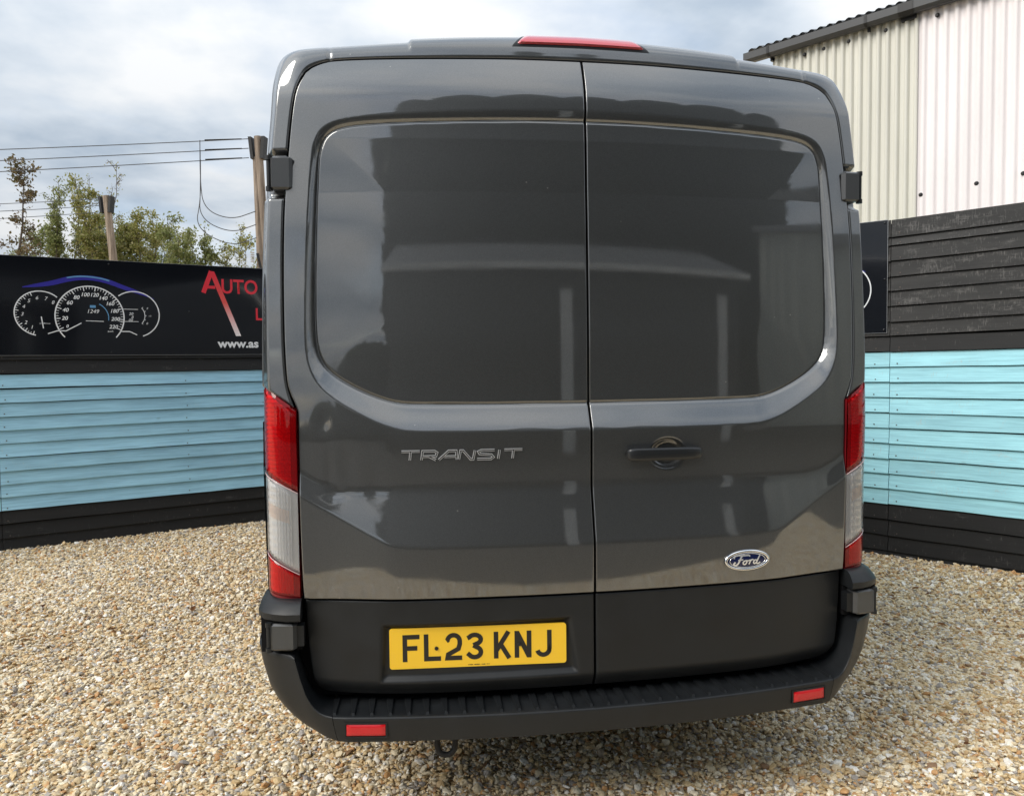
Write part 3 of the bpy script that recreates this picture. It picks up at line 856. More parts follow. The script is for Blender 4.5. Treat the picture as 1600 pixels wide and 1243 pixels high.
# tread ribs on the step
rib = None
for k in range(30):
    x = -.84+k*(1.68/29)
    yb = float(np.interp(abs(x), BPs[:, 0], BPs[:, 1]))
    mb = MB()
    V = [(-.010, .02, 0), (-.0055, .02, .004), (.0055, .02, .004), (.010, .02, 0), (-.006, .12, 0), (-.003, .12, .004), (.003, .12, .004), (.006, .12, 0), (0, .012, .0)]
    V = [(-.006, .014, 0), (-.0035, .018, .0085), (.0035, .018, .0085), (.006, .014, 0), (-.013, .13, 0), (-.010, .13, .007), (.010, .13, .007), (.013, .13, 0)]
    if rib is None:
        rib = mb.add(V, [(0, 1, 2, 3), (0, 4, 5, 1), (1, 5, 6, 2), (2, 6, 7, 3), (4, 7, 6, 5)]).build('tread_rib', PLASTIC, bumper)
    else:
        o = rib.copy(); COL.objects.link(o); o.parent = bumper; rib_o = o
    (rib if k == 0 else rib_o).location = (x, yb, .4448)
# towing eye under the beam
mb = MB()
pts = [(-.516, .0, .37), (-.520, -.01, .312), (-.512, -.012, .290), (-.490, -.013, .281), (-.468, -.012, .290), (-.460, -.01, .312), (-.464, .0, .37)]
mb.tube(chaikin(pts, 2).tolist(), 0.0095, 8); mb.build('towing_eye', RUBBER, van, smooth=60)

# ------------------------------------------------------------------ door handle, letters, emblem
def dsurf(x, z, side):
    return float(door_surface(np.array([abs(x)]), np.array([z]), side)[0])
hy = float(S0(.25, 1.24))
def loft(sections):
    P = np.array(sections)
    return P
secs = []
hx = [.116, .119, .128, .15, .185, .188, .25, .31, .345, .368, .377, .380]
hz = [.007, .015, .0200, .0215, .0215, .0215, .0215, .0210, .0200, .0180, .012, .004]
hp = [.010, .020, .026, .030, .032, .032, .034, .033, .030, .026, .020, .012]
for x, hh, pr_ in zip(hx, hz, hp):
    yb = float(S0(x, 1.24))
    ring = []
    for k in range(20):
        a_ = 2*math.pi*k/20
        cx_, sx_ = math.cos(a_), math.sin(a_)
        ring.append((x, yb-pr_*0.62 - 0.38*pr_*np.sign(cx_)*abs(cx_)**0.55, 1.2405+hh*np.sign(sx_)*abs(sx_)**0.6))
    secs.append(ring)
P = np.array(secs)
handle = grid_mesh('door_handle', np.concatenate([P, P[:, :1]], 1), simple('handle_black', (0.014, 0.015, 0.0165), 0.30), door_r, smooth=50, flip=True)
for xx in (.130, .345):
    MB().box((xx, hy-.015, 1.228), (xx+.02, hy+.02, 1.252)).build('handle_foot', PLASTIC, door_r)

def T_left(u, v, w): return (u, dsurf(u, v, -1)-w, v)
# letters of the model name: stroked capitals, bevelled chrome
def letter_strokes():
    h = 0.0285
    L = {
     'T': (.058, [[(0, h), (.058, h)], [(.029, h), (.026, 0)]]),
     'R': (.052, [[(.002, 0), (.006, h), (.044, h), (.052, h*.82), (.048, h*.42), (.006, h*.40)], [(.026, h*.40), (.048, 0)]]),
     'A': (.060, [[(0, 0), (.032, h), (.056, h), (.058, 0)], [(.018, h*.36), (.056, h*.36)]]),
     'N': (.052, [[(.0, 0), (.006, h), (.014, h), (.038, 0), (.046, 0), (.052, h)]]),
     'S': (.056, [[(.056, h), (.014, h), (.004, h*.85), (.008, h*.58), (.046, h*.46), (.052, h*.2), (.044, 0), (0, 0)]]),
     'I': (.010, [[(.004, 0), (.008, h)]]),
    }
    return L
LS = letter_strokes()
spots = [('T', -.617), ('R', -.556), ('A', -.499), ('N', -.435), ('S', -.376), ('I', -.312), ('T', -.288)]
for ch, x0 in spots:
    mb = MB()
    for st in LS[ch][1]:
        mb.ribbon([(x0+u, 1.2385+v) for u, v in st], 0.0075, T_left, 0.0035)
    o = mb.build('chrome_letter', CHROME_S, door_l)
    mb = MB()
    for st in LS[ch][1]:
        mb.ribbon([(x0+u, 1.2385+v) for u, v in st], 0.0030, T_left, 0.0041)
    mb.build('letter_inlay', simple('letter_grey', (0.10, 0.105, 0.11), 0.25, 0.8), van if False else door_l)

EC = (.534, .872)
emb = empty('oval_emblem'); emb.parent = van; emb['label'] = 'blue oval emblem with chrome script and rim'
def ey(x, z): return dsurf(x, z, 1)
def ell(rx, rz, n=64): return [(EC[0]+rx*math.cos(2*math.pi*k/n), EC[1]+rz*math.sin(2*math.pi*k/n)) for k in range(n)]
def T_emb(u, v, w): return (u, float(S0(.534, .872))-0.235*0.175-w+0.09*(u-.534), v)
def dome(rx, rz, w0, h, name, mat):
    n, m = 64, 10
    V = [T_emb(EC[0], EC[1], w0+h)]; F = []
    for j in range(1, m+1):
        r_ = j/m
        for k in range(n):
            a_ = 2*math.pi*k/n
            V.append(T_emb(EC[0]+rx*r_*math.cos(a_), EC[1]+rz*r_*math.sin(a_), w0+h*(1-r_*r_)))
    for k in range(n): F.append((0, 1+k, 1+(k+1) % n))
    for j in range(m-1):
        for k in range(n):
            a_, b_ = 1+j*n+k, 1+j*n+(k+1) % n
            F.append((a_, a_+n, b_+n, b_))
    mbx = MB().add(V, F); return mbx.build(name, mat, emb, smooth=60)
dome(.078, .0300, 0.006, 0.004, 'emblem_field', BLUE_EN)
def ringtube(rx, rz, w, r_, name, mat):
    mbx = MB(); pts = [T_emb(u, v, w) for u, v in ell(rx, rz)]
    V, F = [], []
    n = len(pts); m = 8
    for i, (u, v) in enumerate(ell(rx, rz)):
        t = 2*math.pi*i/n; nx, nz = math.cos(t)/rx, math.sin(t)/rz; q = math.hypot(nx, nz); nx /= q; nz /= q
        for k in range(m):
            a_ = 2*math.pi*k/m
            V.append(T_emb(u+nx*r_*math.cos(a_), v+nz*r_*math.cos(a_), w+r_*0.7*math.sin(a_)))
    for i in range(n):
        j = (i+1) % n
        for k in range(m): F.append((i*m+k, j*m+k, j*m+(k+1) % m, i*m+(k+1) % m))
    mbx.add(V, F).build(name, mat, emb, smooth=60)
ringtube(.0785, .0305, 0.006, 0.0048, 'emblem_rim', CHROME)
ringtube(.0660, .0235, 0.0085, 0.0012, 'emblem_inner_rim', CHROME)
# script lettering
def scr(pts, w=0.0034, n=2):
    mb_ = MB(); q = chaikin(pts, n)
    def Ts(u, v, w_): 
        dd = ((u-EC[0])/.078)**2+((v-EC[1])/.03)**2
        return T_emb(u, v, 0.0062+0.004*(1-min(1, dd))+w_)
    mb_.ribbon([(EC[0]+u, EC[1]+v) for u, v in q], w, Ts, 0.0012)
    mb_.build('emblem_script', CHROME_S, emb)
scr([(-.046,-.004),(-.053,-.010),(-.048,-.016),(-.037,-.012),(-.029,.004),(-.022,.017),(-.012,.019)], 0.00525)
scr([(-.050,.008),(-.050,.016),(-.036,.019),(-.012,.017),(.004,.018),(.008,.014)], 0.00450)
scr([(-.036,.002),(-.018,.004)], 0.00400)
scr([(-.006,.001),(-.018,-.003),(-.018,-.012),(-.009,-.013),(-.003,-.004),(-.008,.001),(.002,-.001)], 0.00450)
scr([(.002,-.001),(.010,.002),(.007,-.006),(.004,-.013)], 0.00425); scr([(.008,-.002),(.016,.003),(.021,.001)], 0.00425)
scr([(.034,-.001),(.026,.001),(.020,-.006),(.023,-.013),(.031,-.010),(.036,.000),(.046,.016)], 0.00450); scr([(.036,.000),(.031,-.012),(.040,-.013),(.046,-.008)], 0.00425)

# ------------------------------------------------------------------ number plate
plate = empty('number_plate'); plate.parent = van; plate['label'] = 'yellow number plate with black characters'
_pyl = float(S0(.664, .63))-0.235*0.180*float(np.interp(.664, _at, _cl))+0.006+0.018
_pyr = float(S0(.095, .63))-0.235*0.180+0.006+0.018
def T_plate(u, v, w):
    t = (u-PL['x0'])/(PL['x1']-PL['x0'])
    return (u, _pyl+(_pyr-_pyl)*t-0.004-w-0.0, v)
def rrect(x0, x1, z0, z1, r_, n=6):
    pts = []
    for cx_, cz_, a0 in ((x1-r_, z1-r_, 0), (x0+r_, z1-r_, 90), (x0+r_, z0+r_, 180), (x1-r_, z0+r_, 270)):
        for k in range(n+1):
            a_ = R(a0+90*k/n); pts.append((cx_+r_*math.cos(a_), cz_+r_*math.sin(a_)))
    return pts
MB().prism(rrect(PL['x0'], PL['x1'], PL['z0'], PL['z1'], .009), T_plate, 0.006).build('plate_panel', PLATE_Y, plate)
def arc(cx_, cz_, rx, rz, a0, a1, n=14):
    return [(cx_+rx*math.cos(R(a0+(a1-a0)*k/n)), cz_+rz*math.sin(R(a0+(a1-a0)*k/n))) for k in range(n+1)]
CW, CH, SW = .0545, .0880, .0148
h2 = SW/2
CHR = {
 'F': [[(h2, 0), (h2, CH-h2), (CW, CH-h2)], [(h2, CH*.50), (CW*.86, CH*.50)]],
 'L': [[(h2, CH), (h2, h2), (CW, h2)]],
 '2': [[(h2*.6, CH*.72)]+arc(CW/2, CH-CW*.5+h2*.2, CW/2-h2, CW/2-h2, 170, 0, 12)+[(CW-h2, CH*.60), (CW*.78, CH*.42), (h2*1.3, CH*.22), (h2, h2), (CW, h2)]],
 '3': [[(h2*.5, CH*.80)]+arc(CW/2, CH*.745, CW/2-h2, CH*.255-h2, 150, -70, 12)+[(CW*.42, CH*.53)], [(CW*.42, CH*.53)]+arc(CW/2, CH*.275, CW/2-h2, CH*.275-h2, 70, -150, 12)+[(h2*.5, CH*.24)]],
 'K': [[(h2, 0), (h2, CH)], [(h2*1.2, CH*.30), (CW-h2*.9, CH)], [(CW*.42, CH*.52), (CW-h2*.6, 0)]],
 'N': [[(h2, 0), (h2, CH)], [(h2*1.1, CH-h2*.6), (CW-h2*1.1, h2*.6)], [(CW-h2, 0), (CW-h2, CH)]],
 'J': [[(CW-h2, CH), (CW-h2, CH*.28)]+arc(CW/2, CW/2-h2*.1, CW/2-h2, CW/2-h2, 0, -165, 12)],
}
for ch, x0 in (('F', -.6245), ('L', -.5565), ('2', -.4885), ('3', -.4205), ('K', -.3315), ('N', -.2640), ('J', -.1975)):
    mb = MB()
    for i, st in enumerate(CHR[ch]):
        mb.ribbon([(x0+u, .589+v) for u, v in st], SW if not (ch == 'N' and i == 1) else SW*1.05, lambda u, v, w: T_plate(u, v, w+0.0060), 0.0006+0.0002*i)
    mb.build('plate_character', PLATE_K, plate)
for x, z in ((-.5165, .6300), (-.2475, .6335)):
    mb = MB(); V, F = [], []
    for j, (r_, w_) in enumerate(((.0062, .0064), (.0060, .0092), (.0035, .0102))):
        for k in range(12): V.append(T_plate(x+r_*math.cos(k*math.pi/6), z+r_*math.sin(k*math.pi/6), w_))
    for j in range(2):
        for k in range(12): F.append((j*12+k, j*12+(k+1) % 12, (j+1)*12+(k+1) % 12, (j+1)*12+k))
    F.append(tuple(24+k for k in range(12)))
    mb.add(V, F).build('plate_screw', PLATE_K, plate, smooth=40)
# tiny printed line along the bottom edge, too small to read: dashes of type
mb = MB(); _x = -.415
for wlen in (5, 6, 4, 3):
    for _ in range(wlen):
        mb.ribbon([(_x, .5725+random.uniform(-.0004, .0004)), (_x+.0024, .5725)], random.uniform(.0018, .0040), lambda u, v, w: T_plate(u, v, w+0.0060), 0.0005)
        _x += .0033
    _x += .0035
mb.build('small_print', PLATE_K, plate)

# ------------------------------------------------------------------ ground and gravel
STONE_COLS = [(0.00, (0.60, 0.46, 0.26)), (0.10, (0.73, 0.61, 0.41)), (0.20, (0.52, 0.37, 0.19)), (0.30, (0.79, 0.71, 0.54)), (0.38, (0.40, 0.33, 0.24)),
              (0.44, (0.65, 0.48, 0.25)), (0.53, (0.75, 0.64, 0.44)), (0.62, (0.33, 0.30, 0.27)), (0.68, (0.83, 0.78, 0.67)), (0.76, (0.52, 0.29, 0.12)),
              (0.82, (0.67, 0.54, 0.35)), (0.89, (0.44, 0.40, 0.35)), (0.93, (0.86, 0.83, 0.77)), (0.98, (0.24, 0.14, 0.07))]
def stone_ramp(nodes, interp):
    r_ = nodes.new('ShaderNodeValToRGB'); cr = r_.color_ramp; cr.interpolation = interp
    cr.elements[0].position, cr.elements[0].color = STONE_COLS[0][0], (*STONE_COLS[0][1], 1)
    cr.elements[1].position, cr.elements[1].color = STONE_COLS[-1][0], (*STONE_COLS[-1][1], 1)
    for p, c in STONE_COLS[1:-1]:
        e_ = cr.elements.new(p); e_.color = (*c, 1)
    return r_
def make_gravel_ground():
    m, n, l, b = mat_new('gravel_bed')
    tcn = n.new('ShaderNodeTexCoord')
    v = n.new('ShaderNodeTexVoronoi'); v.inputs['Scale'].default_value = 62; l.new(tcn.outputs['Object'], v.inputs['Vector'])
    sp = n.new('ShaderNodeSeparateColor'); l.new(v.outputs['Color'], sp.inputs[0])
    r_ = stone_ramp(n, 'CONSTANT'); l.new(sp.outputs[0], r_.inputs[0])
    l.new(r_.outputs[0], b.inputs['Base Color'])
    b.inputs['Roughness'].default_value = 0.8
    inv = n.new('ShaderNodeMath'); inv.operation = 'SUBTRACT'; inv.inputs[0].default_value = 1.0; l.new(v.outputs['Distance'], inv.inputs[1])
    bump(n, l, inv.outputs[0], b, 0.9, 0.012)
    return m
def make_stone():
    m, n, l, b = mat_new('gravel_stone')
    oi = n.new('ShaderNodeObjectInfo'); tcn = n.new('ShaderNodeTexCoord')
    r_ = stone_ramp(n, 'CONSTANT'); l.new(oi.outputs['Random'], r_.inputs[0])
    nz = noise(n, l, 1.8, 4, 0.6, tcn.outputs['Object'])
    rr = ramp(n, [(0.3, (0.72, 0.70, 0.68)), (0.7, (1.12, 1.12, 1.12))]); l.new(nz.outputs[0], rr.inputs[0])
    mxx = n.new('ShaderNodeMix'); mxx.data_type = 'RGBA'; mxx.blend_type = 'MULTIPLY'; mxx.inputs[0].default_value = 1
    l.new(r_.outputs[0], mxx.inputs[6]); l.new(rr.outputs[0], mxx.inputs[7]); l.new(mxx.outputs[2], b.inputs['Base Color'])
    b.inputs['Roughness'].default_value = 0.55
    return m
GBED, STONE = make_gravel_ground(), make_stone()
n_ = 40
gp = np.zeros((n_, n_, 3)); lin = np.sign(np.linspace(-1, 1, n_))*np.abs(np.linspace(-1, 1, n_))**2.2*400
gp[..., 0], gp[..., 1] = np.meshgrid(lin, lin, indexing='ij'); gp[..., 2] = -0.004
ground = grid_mesh('ground', gp, GBED, None, smooth=180); tag(ground, 'pale tan gravel yard', None, None, 'structure')

def make_asphalt():
    m, n, l, b = mat_new('asphalt'); tcn = n.new('ShaderNodeTexCoord')
    a_ = noise(n, l, 90, 4, 0.7, tcn.outputs['Object']); c_ = noise(n, l, 0.8, 5, 0.6, tcn.outputs['Object'])
    r_ = ramp(n, [(0.3, (0.032, 0.032, 0.033)), (0.7, (0.062, 0.061, 0.060))]); mu = n.new('ShaderNodeMath'); mu.operation = 'ADD'
    l.new(a_.outputs[0], mu.inputs[0]); l.new(c_.outputs[0], mu.inputs[1]); m5 = n.new('ShaderNodeMath'); m5.operation = 'MULTIPLY'; m5.inputs[1].default_value = .5; l.new(mu.outputs[0], m5.inputs[0])
    l.new(m5.outputs[0], r_.inputs[0]); l.new(r_.outputs[0], b.inputs['Base Color']); b.inputs['Roughness'].default_value = 0.85
    bump(n, l, a_.outputs[0], b, 0.5, 0.004); return m
_ex = np.linspace(-40, 40, 81); _ey = -2.75+0.10*np.sin(_ex*1.7)+0.06*np.sin(_ex*4.3+1)
_ap = np.stack([np.stack([_ex, np.full(81, -60.0), np.full(81, .001)], -1), np.stack([_ex, _ey-.3, np.full(81, .001)], -1), np.stack([_ex, _ey, np.full(81, -.002)], -1)], 1)
road = grid_mesh('access_road', _ap, make_asphalt(), None, smooth=180); tag(road, 'dark asphalt beyond the gravel edge', None, None, 'structure')

# stones: a few shapes, laid by geometry nodes on explicit points
stone_col = bpy.data.collections.new('stone_shapes')
for k in range(9):
    bm = bmesh.new(); bmesh.ops.create_icosphere(bm, subdivisions=2 if k % 3 == 0 else 1, radius=1.0)
    rs = np.random.default_rng(100+k)
    cuts = [(Vector(rs.normal(size=3)).normalized(), rs.uniform(0.45, 0.85)) for _ in range(7)]
    sx_, sy_, sz_ = rs.uniform(0.85, 1.3), rs.uniform(0.65, 0.95), rs.uniform(0.38, 0.62)
    for v in bm.verts:
        for nrm_, dd in cuts:
            d_ = v.co.dot(nrm_)
            if d_ > dd: v.co -= nrm_*(d_-dd)*0.85
        v.co = Vector((v.co.x*sx_, v.co.y*sy_, v.co.z*sz_))
    me = bpy.data.meshes.new('stone'); bm.to_mesh(me); bm.free()
    me.materials.append(STONE)
    so = bpy.data.objects.new('stone', me); stone_col.objects.link(so)

def in_view(x, y, m=0.16):
    dx_, dy_ = x+0.6353, y+2.4866
    c_, s_ = math.cos(_yaw), math.sin(_yaw)
    rx = dx_*c_-dy_*s_; fw = dx_*s_+dy_*c_
    return (fw > 2.35) & (np.abs(rx) < fw*(0.657+m)+0.25)
NP_ = 900000
px_ = rng.uniform(-6.5, 6.5, NP_); py_ = rng.uniform(-0.8, 7.4, NP_)
dcam = np.hypot(px_+0.6353, py_+2.4866)
dens = np.interp(dcam, [2.5, 4.0, 6.0, 9.0], [1.0, 0.85, 0.55, 0.38])
keep = in_view(px_, py_) & (rng.uniform(0, 1, NP_) < dens*0.56)
# in front of the fences only
FL_o, FL_d = np.array([-1.97, 5.494]), np.array([1.993, .866])/np.hypot(1.993, .866)
FR_o, FR_d = np.array([3.069, 3.196]), np.array([.6836, -.7298])
FL_n = np.array([FL_d[1], -FL_d[0]])         # towards the yard
FR_n = np.array([FR_d[1], -FR_d[0]])         # (-.73,-.68): towards the yard
keep &= ((px_-FL_o[0])*FL_n[0]+(py_-FL_o[1])*FL_n[1] > -0.03) & ((px_-FR_o[0])*FR_n[0]+(py_-FR_o[1])*FR_n[1] > -0.03)
# nothing far under the van
keep &= ~((np.abs(px_) < 0.9) & (py_ > 1.6))
px_, py_, dcam = px_[keep], py_[keep], dcam[keep]
npt = len(px_)
size = rng.lognormal(math.log(0.0100), 0.38, npt)*np.interp(dcam, [2.5, 6, 9], [1.0, 1.12, 1.25])
size = np.clip(size, 0.0045, 0.024)
pz_ = rng.uniform(-0.003, 0.008, npt) + 0.006*np.sin(px_*1.7+1)*np.sin(py_*1.3)
pm = bpy.data.meshes.new('gravel')
pm.vertices.add(npt); pm.vertices.foreach_set('co', np.stack([px_, py_, pz_], -1).astype(np.float32).ravel())
at_ = pm.attributes.new('size', 'FLOAT', 'POINT'); at_.data.foreach_set('value', size.astype(np.float32))
rot = np.stack([rng.normal(0, 0.45, npt), rng.normal(0, 0.45, npt), rng.uniform(0, 6.283, npt)], -1)
at_ = pm.attributes.new('rot', 'FLOAT_VECTOR', 'POINT'); at_.data.foreach_set('vector', rot.astype(np.float32).ravel())
pm.update()
gravel = bpy.data.objects.new('gravel', pm); COL.objects.link(gravel)
tag(gravel, 'loose tan and cream gravel stones covering the yard', 'gravel', None, 'stuff')
ng = bpy.data.node_groups.new('scatter_stones', 'GeometryNodeTree')
ng.interface.new_socket('Geometry', in_out='INPUT', socket_type='NodeSocketGeometry'); ng.interface.new_socket('Geometry', in_out='OUTPUT', socket_type='NodeSocketGeometry')
gn = ng.nodes; gi = gn.new('NodeGroupInput'); go = gn.new('NodeGroupOutput')
m2p = gn.new('GeometryNodeMeshToPoints'); iop = gn.new('GeometryNodeInstanceOnPoints'); ci = gn.new('GeometryNodeCollectionInfo')
ci.inputs['Collection'].default_value = stone_col; ci.inputs['Separate Children'].default_value = True; ci.inputs['Reset Children'].default_value = True
a1 = gn.new('GeometryNodeInputNamedAttribute'); a1.data_type = 'FLOAT'; a1.inputs[0].default_value = 'size'
a2 = gn.new('GeometryNodeInputNamedAttribute'); a2.data_type = 'FLOAT_VECTOR'; a2.inputs[0].default_value = 'rot'
ng.links.new(gi.outputs[0], m2p.inputs[0]); ng.links.new(m2p.outputs[0], iop.inputs['Points']); ng.links.new(ci.outputs[0], iop.inputs['Instance'])
iop.inputs['Pick Instance'].default_value = True
e2r = gn.new('FunctionNodeEulerToRotation'); ng.links.new(a2.outputs[0], e2r.inputs[0]); ng.links.new(e2r.outputs[0], iop.inputs['Rotation'])
ng.links.new(a1.outputs[0], iop.inputs['Scale']); ng.links.new(iop.outputs[0], go.inputs[0])
md = gravel.modifiers.new('scatter', 'NODES'); md.node_group = ng
print('stones', npt)

# ------------------------------------------------------------------ board fences
def board_mesh(length, height, t_low=0.026, t_top=0.010, seed=0):
    """one feather-edged board: local x along, z up from its lower edge, front towards -y"""
    rs = np.random.default_rng(seed)
    n = max(2, int(length/0.25))
    xs = np.linspace(0, length, n+1)
    V, F = [], []
    for x in xs:
        wob = rs.normal(0, 0.0012); w2 = rs.normal(0, 0.0012)
        V += [(x, -t_low+wob*0.6, 0+wob), (x, -t_low+0.003+wob*.6, -0.002+wob), (x, 0, -0.002), (x, 0, height), (x, -t_top+w2*0.5, height+w2*0.0)]
    for i in range(n):
        for k in range(5):
            a_, b_ = i*5+k, i*5+(k+1) % 5
            F.append((a_, b_, b_+5, a_+5))
    F.append((0, 4, 3, 2, 1)); F.append(tuple(n*5+k for k in range(5)))
    mb_ = MB(); mb_.add(V, F)
    return mb_
def build_fence(name, origin, d, panels, label, rows, nail_s):
    """panels: list of (s0, s1); rows: list of (z0, height, material, tilt)"""
    root = empty(name, (origin[0], origin[1], 0))
    root.rotation_euler = (0, 0, math.atan2(d[1], d[0]))
    tag(root, label, 'fence')
    sd = 0
    for (s0, s1) in panels:
        for (z0, h, mt, dz) in rows:
            sd += 1
            o = board_mesh(s1-s0-0.004, h-0.006, seed=sd+len(label)).build('board', mt, root)
            o.location = (s0+0.002, random.uniform(-0.0012, 0.0012), z0+dz*(s0)+random.uniform(-0.002, 0.002))
            o.rotation_euler = (0, -math.atan(dz)+random.uniform(-0.0008, 0.0008), 0)
    # nail heads, two rows per panel
    mb_ = MB()
    for s in nail_s:
        for (z0, h, mt, dz) in rows:
            c = (s+random.uniform(-.008, .008), z0+dz*s+0.022+random.uniform(-.005, .005))
            pts = [(c[0]+.0055*math.cos(k*math.pi/3), c[1]+.0055*math.sin(k*math.pi/3)) for k in range(6)]
            mb_.prism(pts, lambda u, v, w: (u, -.0235-w, v), 0.002)
    nl = mb_.build('nail_heads', NAIL, root); nl['kind'] = 'stuff'
    mb_ = MB(); mb_.box((panels[0][0], .0012, -.02), (panels[-1][1], .004, rows[-1][0]+rows[-1][1]-.03)); mb_.build('shadow_line_sheet', GAPMAT, root)  # black sheet added behind the boards; its colour stands for their shadow lines
    # posts behind
    for (s0, s1) in panels:
        mb_ = MB(); mb_.box((s0-.045, .004, -.02), (s0+.045, .09, rows[-1][0]+rows[-1][1]-.03)); mb_.build('post', BLACK_B, root)
    return root
rows_l = [(0.0, .118, BLACK_B, .003), (.116, .118, BLACK_B, .005), (.236, .110, BLACK_B, .003)]
z = .348
for k in range(10):
    rows_l.append((z+k*.1152, .1152, BLUE_L, .009 if 1 < k < 9 else .004))
rows_l.append((1.503, .118, BLACK_B, .003)); 
for k in range(7): rows_l.append((1.621+k*.1205, .1205, BLACK_B, .004))
fence_l = build_fence('board_fence', FL_o, FL_d, [(-6.6, -4.45), (-4.45, -2.15), (-2.15, 0.10), (0.10, 2.16)], 'pale blue and black board fence under the long dashboard sign, left of the van',
            rows_l, [-2.10, -0.66, -2.2, -3.9, -4.4, 0.05, 0.75])
rows_r = [(-.02, .075, BLACK_B, -.02), (.045, .122, BLACK_B, -.02), (.167, .122, BLACK_B, -.024), (.289, .126, BLACK_B, -.022)]
for k in range(10): rows_r.append((.414+k*.1184, .1184, BLUE_R, -.020+k*.0034))
rows_r.append((1.598, .122, BLACK_B, .012))
for (z0, z1) in ((1.719, 1.828), (1.828, 1.947), (1.947, 2.065), (2.065, 2.173), (2.173, 2.294), (2.294, 2.410), (2.410, 2.478), (2.478, 2.614)):
    rows_r.append((z0-.004, z1-z0, BLACK_W, .026))
fence_r = build_fence('board_fence', FR_o, FR_d, [(-4.30, -2.05), (-2.05, 0.165), (0.165, 2.45), (2.45, 4.7)], 'bright aqua and weathered black board fence right of the van, below the white shed',
            rows_r, [0.06, 0.225, 2.38, 2.52, 1.3, -1.0])

# ------------------------------------------------------------------ signs on the fences
def fence_T(o, d, off):
    """(s, z, w) in the fence plane -> world; w = distance in front of the boards"""
    n = np.array([d[1], -d[0]])
    def T(s, z, w): 
        p = np.array(o)+np.array(d)*s+n*(off+w); return (p[0], p[1], z)
    return T
T_L = fence_T(FL_o, FL_d, 0.030); T_R = fence_T(FR_o, FR_d, 0.030)

